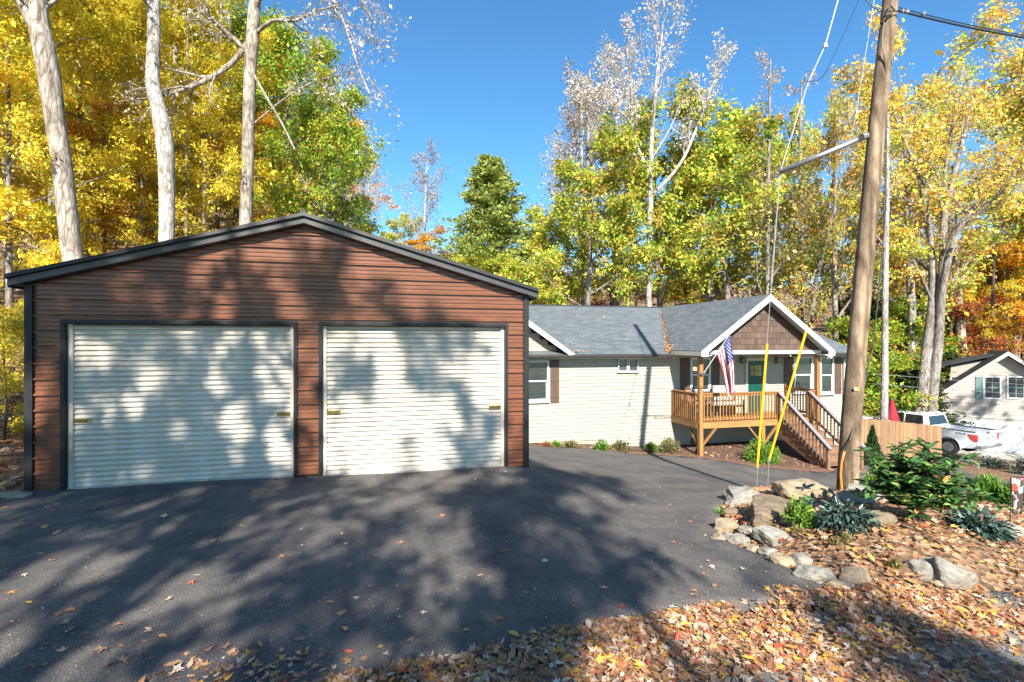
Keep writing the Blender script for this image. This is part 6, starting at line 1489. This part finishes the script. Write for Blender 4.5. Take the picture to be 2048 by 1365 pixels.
LB1 = 'yellow-leaved beech in the dense wood behind the garage'
BL = ['yellow beech cut by the left edge of the picture, nearest the camera', 'yellow beech left of the thickest leaning trunk', 'yellow beech just behind the thickest leaning trunk', 'yellow beech filling the gap between the two largest pale trunks', 'taller far beech seen through the gap right of the thickest trunk', 'yellow beech just left of the kinked white trunk', 'yellow beech directly behind the kinked white trunk', 'yellow beech between the kinked and the straight pale trunks', 'far yellow beech immediately left of the straight pale trunk', 'far yellow beech above the left corner of the garage', 'far beech high between the first and second pale trunks', 'far beech with pale foliage right of the kinked trunk', 'low yellow beech over the left eave of the garage', 'low yellow beech just above the garage roof left of the straight trunk']
for bi, (pr, px, Z, pt, w) in enumerate((('yA', -90, 19, -260, 1), ('yB', 25, 27, -260, 1), ('yA', 95, 22, -150, 1), ('yB', 190, 27, -220, 1), ('yA', 150, 38, -120, 1.1), ('yB', 265, 24, 0, 1), ('yA', 300, 33, -150, 1), ('yB', 385, 30, -90, 1),
                           ('yA', 430, 38, 60, 1.0), ('yB', 60, 40, -150, 1.2), ('yA', 235, 46, -60, 1.2), ('yB', 340, 50, 0, 1.2), ('yA', 20, 18.5, 60, .9), ('yB', 400, 25, 150, .9))):
    tree(pr, px, Z, pt, BL[bi], G1, wide_=w)
tree('gA', 205, 25, 190, 'golden young maple between the two largest pale trunks behind the garage')
tree('gA', 470, 30, 200, 'orange-gold maple directly behind the third pale trunk', wide_=.9)
tree('rA', 560, 31, 10, 'tall green oak with red tinges right of the third pale trunk')
tree('rA', 640, 29, 165, 'bushy green oak standing above the garage roof peak', rot=1.2, wide_=.95)
tree('rA', 470, 36, -20, 'green and red oak behind the third pale trunk', rot=2.6)
tree('rA', 690, 34, 300, 'small green oak at the right edge of the wood above the roof', wide_=.8)
tree('sA', 8, 10.6, 590, 'yellow-green sapling at the left edge beside the garage wall', wide_=1.0)
tree('sA', -40, 12.5, 560, 'yellow-green sapling on the leafy slope at the far left')
tree('sA', 30, 14.5, 600, 'small yellow sapling behind the left corner of the garage')
tree('pA', 738, 48, 275, 'far pale bare tree just right of the green oaks', wide_=1.2)
tree('pB', 843, 48, 295, 'far pale bare tree with round crown left of the hemlock', wide_=1.25)
tree('pA', 700, 70, 350, 'farthest thin pale tree behind the green oak edge', wide_=1.1)
tree('oA', 800, 52, 425, 'small yellow-green tree under the pale bare tree', wide_=1.2)
tree('oB', 745, 48, 450, 'low olive tree touching the garage roof line', wide_=1.5)
tree('gA', 880, 44, 462, 'rounded golden orange tree left of the hemlock', wide_=1.4)
tree('cA', 980, 38, 322, 'tall conical hemlock standing alone in the gap', wide_=1.3)
tree('oA', 945, 36, 500, 'bushy olive tree in front of the hemlock', wide_=1.6)
tree('oB', 1030, 34, 505, 'bushy green tree right of the hemlock foot', wide_=1.4)
tree('bA', 1068, 46, 400, 'bare tan-leaved tree between the hemlock and the oaks', wide_=1.2)
G2 = 'yellow-green oaks behind the house'
tree('oA', 1105, 34, 415, 'leftmost yellow-green oak behind the house', G2, wide_=1.1)
tree('oB', 1165, 33, 300, 'yellow-green oak with orange tints left of the white-barked tree', G2)
tree('oA', 1225, 35, 225, 'tall dark-topped oak behind the white-barked tree', G2)
tree('oB', 1335, 35, 290, 'yellow-green oak just right of the white-barked tree', G2, wide_=1.1)
tree('oA', 1410, 36, 235, 'bright oak centred above the roof valley', G2, wide_=1.05)
tree('oB', 1480, 35, 205, 'tallest bright yellow-green oak above the porch gable', G2)
tree('oA', 1540, 38, 260, 'right-hand bright oak above the porch gable', G2, wide_=.8)
tree('pA', 1165, 37, 120, 'pale bare tree left of the white-barked tree', wide_=1.1)
tree('pB', 1235, 42, 60, 'pale bare tree rising behind the dark-topped oak')
tree('pB', 1120, 40, 200, 'leftmost pale bare tree beside the open sky')
tree('gA', 1395, 40, 480, 'layered golden maple low behind the roof valley', wide_=1.4)
tree('gA', 1462, 42, 515, 'layered golden maple low behind the porch gable', wide_=1.3)
tree('gA', 1215, 44, 520, 'orange maple low behind the main roof', wide_=1.3)
tree('eA', 1160, 40, 560, 'rust coloured small tree low behind the left of the roof', wide_=1.6)
tree('bA', 1100, 40, 520, 'brown twiggy tree low beyond the garage eave', wide_=1.3)
tree('bA', 1270, 40, 540, 'brown twiggy tree low behind the white trunk', wide_=1.3)
tree('bA', 1532, 33, 330, 'dark bare tree left of the porch gable wire', wide_=1.0)
tree('bA', 1600, 36, 270, 'dark bare tree right of the porch gable', wide_=1.0)
tree('oA', 1598, 46, 225, 'thin yellow-green tree beyond the pole strut', wide_=.5)
tree('mA', 1668, 33, 165, 'green and orange maple immediately left of the utility pole', wide_=.75)
tree('oB', 1700, 40, 300, 'green oak mostly hidden by the utility pole', wide_=.9)
tree('mB', 1830, 34, 90, 'tall orange maple right of the utility pole top')
tree('mA', 1930, 40, 40, 'broad orange and green maple filling the upper right', rot=.5)
tree('mB', 2020, 43, 15, 'orange maple at the upper right corner', rot=2.0)
tree('oA', 2085, 41, 120, 'green oak reaching in from the right edge')
G3 = 'golden beeches at the right edge'
GL = ['golden beech above the left slope of the beige garage roof', 'golden beech above the peak of the beige garage', 'far golden beech between the grey stems and the garage gable', 'low golden beech tucked behind the beige garage peak', 'golden beech cut by the right edge of the picture']
for gi, (px, Z, pt, w) in enumerate(((1965, 42, 430, 1.2), (2045, 43, 390, 1.2), (1925, 52, 470, 1.2), (2010, 41, 520, .9), (2100, 45, 380, 1.3))): tree('gA' if int(px) % 2 else 'yA', px, Z, pt, GL[gi], G3, wide_=w)
tree('gA', 1880, 46, 470, 'golden maple behind the triple grey trunks', wide_=1.0)
tree('eA', 1905, 40, 590, 'rust red small maple left of the beige garage roof', wide_=1.3)
tree('eA', 1800, 46, 400, 'rust red maple between the slender trunk and triple trunks', wide_=.9)
G4 = 'dark hemlocks beneath the tall trees'
HL = ['dark hemlock just right of the utility pole at mid height', 'dark hemlock left of the triple grey trunks', 'dark hemlock behind the triple grey trunks', 'low dark hemlock behind the slender straight trunk', 'low dark hemlock above the red umbrella', 'dark hemlock beside the left eave of the beige garage', 'dark hemlock mostly hidden by the utility pole', 'lowest dark hemlock behind the left end of the fence', 'low dark hemlock filling the space left of the beige garage']
for hi, (px, Z, pt, w) in enumerate(((1728, 38, 560, 1.2), (1800, 37, 600, 1.3), (1850, 42, 590, 1.3), (1765, 33, 680, 1.4), (1815, 32, 720, 1.5), (1890, 38, 680, 1.4), (1700, 33, 640, 1.2), (1735, 30, 730, 1.6), (1850, 33, 740, 1.6))): tree('dA', px, Z, pt, HL[hi], G4, wide_=w)
tree('sG', 1748, 30, 640, 'green young tree lit between the pole and slender trunk', wide_=1.1)
tree('sG', 1700, 29, 640, 'green young tree directly behind the pole', wide_=1.1)
tree('sG', 1830, 35, 600, 'green young tree left of the triple trunks', wide_=1.1)
# far hillside
rg = random.Random(21); G5 = 'distant trees on the hillside'
for i in range(80):
    px = rg.uniform(-250, 2350); Z = rg.uniform(62, 115)
    if 640 < px < 1120: pt = rg.uniform(455, 500)
    elif px <= 640: pt = rg.uniform(40, 300)
    elif px < 1560: pt = rg.uniform(500, 560)
    elif px < 1760: pt = rg.uniform(520, 600)
    else: pt = rg.uniform(430, 560)
    if 1540 < px < 1650: pt += 60
    g = on(px, Z); h = EYE-(pt-HY)/F*Z-g.z
    if h < 4 or 1390 < px < 1650: continue
    tree(rg.choice(['yA', 'gA', 'oA', 'bA', 'gA', 'yB', 'eA', 'rA', 'bA']), px, Z, pt, 'autumn tree in the distant wooded hillside', G5, g=g, H_=min(h, 22), wide_=1.15)

# ---- traced trunks
def traced(name, label, base_px, Z, limbs, cfg, leafargs, lmat, bmat, seed, subs=None, startlvl=1, extra=None):
    """limbs: list of (list of (px, py, width_px), depth offset)"""
    g = on(limbs[0][0][0][0], Z); t_ = thing(name, label, 'tree', g); S = Sk(seed)
    for li, (pl, dz) in enumerate(limbs):
        pts = []; rad = []; n_ = len(pl)
        for k, (a, b, w) in enumerate(pl):
            f = k/(n_-1); pts.append(P(a, b, Z+dz*f)); rad.append(w/F*Z/2/math.sqrt(1+((a-1024)/F)**2))
        if li == 0: pts.insert(0, Vector((pts[0].x, pts[0].y, min(g.z-.3, pts[0].z-.3)))); rad.insert(0, rad[0]*1.25)
        # resample smoothly
        P2 = []; R2 = []
        for i in range(len(pts)-1):
            p0 = pts[max(i-1, 0)]; p1 = pts[i]; p2 = pts[i+1]; p3 = pts[min(i+2, len(pts)-1)]
            for k in range(3):
                u = k/3; P2.append(.5*((2*p1)+(p2-p0)*u+(2*p0-5*p1+4*p2-p3)*u*u+(-p0+3*p1-3*p2+p3)*u**3)); R2.append(rad[i]*(1-u)+rad[i+1]*u)
        P2.append(pts[-1]); R2.append(rad[-1])
        (S.trunk if li == 0 else S.br).tube(P2, R2, 14 if li == 0 else 9, cap=False)
        tot = sum((b-a).length for a, b in zip(P2[:-1], P2[1:]))
        c = cfg[li] if isinstance(cfg, list) else cfg
        if c: kids(S, P2, R2, min(tot, c.get('L', tot)), 0, c)
    S.trunk.build('trunk', M[bmat], t_, smooth=True); S.br.build('branches', M[bmat], t_, smooth=True)
    if leafargs and S.tips:
        Pn, R, Sc = leaves(S, *leafargs); V = np.einsum('nij,kj->nki', R, LT4)*Sc[:, None, None]+Pn[:, None, :]-np.array(tuple(g))
        me = mesh_np('crown', V.reshape(-1, 3), np.arange(len(Pn)*4).reshape(-1, 4), 4, [M[lmat]]); o = link(bpy.data.objects.new('crown', me)); o.parent = t_
    return t_
up_c = dict(levels=3, n=[16, 7, 5, 0], t0=[.72, .2, .15, 0], ang=[.7, .6, .55], wob=[0, .08, .12, .15], up=[0, .08, .04, .02], lr=[.3, .42, .4], rr=[.3, .5, .5], prof=lambda t: 1.0, L=14)
traced('tulip_tree', 'thickest leaning pale trunk at the far left behind the garage', 0, 17,
  [([(148,540,50),(145,515,46),(135,430,46),(124,330,44),(110,240,46),(98,150,50),(85,80,52),(78,40,44),(74,-80,36),(70,-260,26)], 0), ([(82,70,40),(55,20,38),(25,-60,32),(-10,-200,24)], 0)], [dict(up_c, t0=[.8, .2, .15, 0]), up_c], (3000, .12, .15, 1, .4, .3), 'l_yellow', 'bark_pale', 31)
traced('tulip_tree', 'white sunlit trunk with a kink, second from the left behind the garage', 0, 20,
  [([(333,500,34),(334,430,34),(333,330,36),(328,280,38),(318,220,34),(306,175,32),(306,130,29),(308,60,28),(306,0,27),(303,-150,22),(300,-300,16)], 0)], dict(up_c, t0=[.78, .2, .15, 0]), (2500, .12, .15, 1, .4, .3), 'l_yellow', 'bark_white', 32)
dr = dict(levels=3, n=[10, 6, 5, 0], t0=[.3, .15, .15, 0], ang=[.75, .6, .55], wob=[0, .1, .14, .16], up=[0, -.05, -.05, -.04], lr=[.42, .45, .42], rr=[.45, .5, .5], prof=lambda t: 1.0, L=5)
traced('tulip_tree', 'straight pale grey trunk with branching limbs left of the garage peak', 0, 22,
  [([(491,480,28),(492,430,27),(495,350,26),(497,250,25),(500,150,26),(504,90,28),(508,30,26),(514,-60,20),(520,-250,14)], 0),
   ([(500,112,12),(470,80,11),(430,45,9),(405,10,7)], -1), ([(497,85,11),(460,130,12),(405,165,11),(350,185,9),(318,192,6)], -1.5),
   ([(512,68,9),(545,42,8),(590,42,6),(625,25,4),(680,10,3)], -2), ([(512,20,12),(530,-20,10),(590,-60,8),(650,-20,6),(690,50,5),(715,130,4),(740,190,2.5)], -3),
   ([(508,150,6),(530,190,5),(560,240,4),(590,300,3)], -2), ([(540,-40,8),(620,-60,6),(700,-30,4),(745,40,2.5)], -1), ([(505,250,4),(580,190,3.5),(640,160,3),(710,145,2)], -1)],
  [dict(up_c, t0=[.8, .2, .15, 0]), dr, dr, dr, dr, None, dr, dr], (3400, .10, .12, 1, .4, .3), 'l_pale', 'bark_pale', 33)
wt = dict(levels=3, n=[13, 8, 6, 0], t0=[.45, .15, .1, 0], ang=[.55, .5, .5], wob=[0, .07, .1, .13], up=[0, .10, .06, .03], lr=[.24, .48, .42], rr=[.4, .5, .5], prof=lambda t: 1.15-.55*t, L=20)
lw = dict(wt, n=[9, 8, 6, 0], t0=[.3, .15, .1, 0], lr=[.33, .48, .42], L=9)
traced('tulip_tree', 'slender white-barked tree with sparse crown rising behind the main roof', 0, 31,
  [([(1298,640,11),(1298,560,11),(1299,470,11),(1301,395,11),(1302,340,10),(1303,280,9),(1309,200,7),(1314,150,5.5),(1322,90,3.5),(1326,45,2)], 0),
   ([(1301,352,8),(1285,320,7),(1272,285,6.5),(1264,240,6),(1263,190,5),(1260,140,3.5),(1252,90,2)], -1),
   ([(1306,388,7.5),(1340,355,7),(1368,315,6.5),(1388,270,5.5),(1408,220,4.5),(1425,170,3),(1440,125,1.8)], 1),
   ([(1285,325,3.5),(1262,250,3.5),(1240,225,3),(1200,215,2),(1175,190,1.5)], -2)], [wt, lw, lw, lw], (7000, .12, .14, 1, .4, .3), 'l_pale', 'bark_white', 34)
mc = dict(levels=3, n=[10, 7, 6, 0], t0=[.4, .2, .2, 0], ang=[.75, .7, .7], wob=[0, .1, .14, .16], up=[0, .05, .03, 0], lr=[.33, .45, .42], rr=[.45, .5, .5], prof=lambda t: 1.1-.5*t, L=12)
traced('maple_tree', 'grey multi-trunked maple with three leaning stems left of the beige garage', 0, 28,
  [([(1862,850,26),(1866,780,24),(1876,690,22),(1882,600,20),(1886,520,18),(1888,440,16),(1903,370,14),(1918,310,11),(1935,240,8),(1955,170,5)], 0),
   ([(1838,850,30),(1846,770,27),(1856,680,24),(1866,590,20),(1860,480,16),(1848,410,13),(1838,350,11),(1812,290,8),(1790,230,5)], 1),
   ([(1878,640,17),(1888,560,16),(1905,490,15),(1928,440,13),(1965,395,11),(2010,340,9),(2055,290,6)], -1),
   ([(1920,455,12),(1950,430,11),(2000,385,9),(2050,320,7)], -2), ([(1886,450,9),(1892,330,8),(1905,250,6),(1915,180,4)], 1), ([(1848,410,8),(1856,330,7),(1850,260,5)], 1),
   ([(1862,600,7),(1845,560,7),(1820,510,5),(1800,480,3)], -1)], mc, (15500, .115, .2, .8, .4, .4, None, 5), 'l_orange', 'bark_grey', 35)
traced('poplar_tree', 'slender straight grey trunk just right of the utility pole', 0, 25.5,
  [([(1768,840,17),(1769,760,16),(1770,650,14),(1771,520,13),(1773,400,12),(1774,290,10),(1775,180,8),(1776,80,6)], 0), ([(1771,500,4),(1752,470,3.5),(1735,450,3)], -1)], [dict(mc, t0=[.6, .2, .2, 0], lr=[.2, .4, .4]), None], (3500, .14, .2, 1, .4, .3), 'l_orange', 'bark_white', 36)
for i, (px, Z, w, py0, px2, lab) in enumerate(((258, 26, 16, 480, 250, 'broad blurry pale trunk between the first and second pale trunks'), (372, 24, 6, 470, 374, 'thin white trunk right of the kinked pale trunk'), (425, 28, 6, 460, 440, 'thin pale trunk left of the straight pale trunk'), (205, 30, 8, 490, 215, 'thin pale trunk right of the thickest leaning trunk'), (12, 24, 9, 560, 5, 'thin grey trunk at the far left edge'), (1172, 36, 11, 620, 1176, 'grey trunk of a tree left of the white-barked tree behind the roof'),
      (1535, 33, 9, 600, 1538, 'bare grey trunk rising left of the porch gable peak'), (1606, 36, 9, 640, 1600, 'bare grey trunk rising right of the porch gable peak'), (1725, 34, 8, 800, 1727, 'thin dark trunk hidden beside the utility pole'), (1985, 40, 8, 720, 1990, 'dark thin trunk rising above the beige garage roof'), (1900, 40, 8, 720, 1915, 'dark leaning trunk left of the beige garage gable'))):
    traced('bare_tree', lab, 0, Z, [([(px, py0, w), (px+(px2-px)*.3, py0-150, w*.9), (px2, max(-150, py0-330), w*.7), (px2+3, max(-300, py0-480), w*.35)], 0)], dict(mc, n=[8, 5, 5, 0], t0=[.5, .2, .2, 0], lr=[.22, .4, .4], L=10), (900, .12, .2, 1, .4, .3), 'l_brush' if px > 1000 else 'l_yellow', 'bark_pale' if px < 1000 else ('bark_grey' if px < 1650 else 'bark_dark'), 50+i)

# ---- trees standing behind the camera across the road: they cast the dappled shade
SHP = dict(oak, n=[13, 7, 6, 0], t0=[.35, .25, .2, 0])
PR['shA'] = mkproto('roadside_tree', 61, 16, .2, SHP, (9500, .135, .08, 1, .4, .3, None, 6), 'l_yellow', 'bark_grey')
PR['shB'] = mkproto('roadside_tree', 62, 16, .2, SHP, (9500, .135, .08, 1, .4, .3, None, 6), 'l_oak', 'bark_grey')
SHADE = [('shA', -8, -11, 19.5, 1.0), ('shB', -2, -13, 20.5, 1.0), ('shA', 4.0, -16, 18.5, .9), ('shB', -14, -9, 19, 1.1), ('shA', .5, -9.5, 14, .9), ('shB', -5.5, -8, 13, .85), ('shA', 13.5, -15, 13.5, .8), ('shA', -4.5, -15, 20, 1.0), ('shB', -10, -14, 20, 1.0), ('shA', -8.5, -8.5, 12.5, .9), ('shB', -1.8, -7.5, 11.5, .9), ('shB', 29.5, 13, 19.5, .9), ('shB', 24, 5, 15, 1.0)]
for i, (pr, la, de, h, w) in enumerate(SHADE):
    g = c2w(la, de); g.z = T(g.x, g.y)
    tree(pr, la*31+400+i*17, 10, 0, 'autumn tree across the road behind the viewpoint, shading the driveway', 'roadside trees shading the driveway', g=g, H_=h, wide_=w)
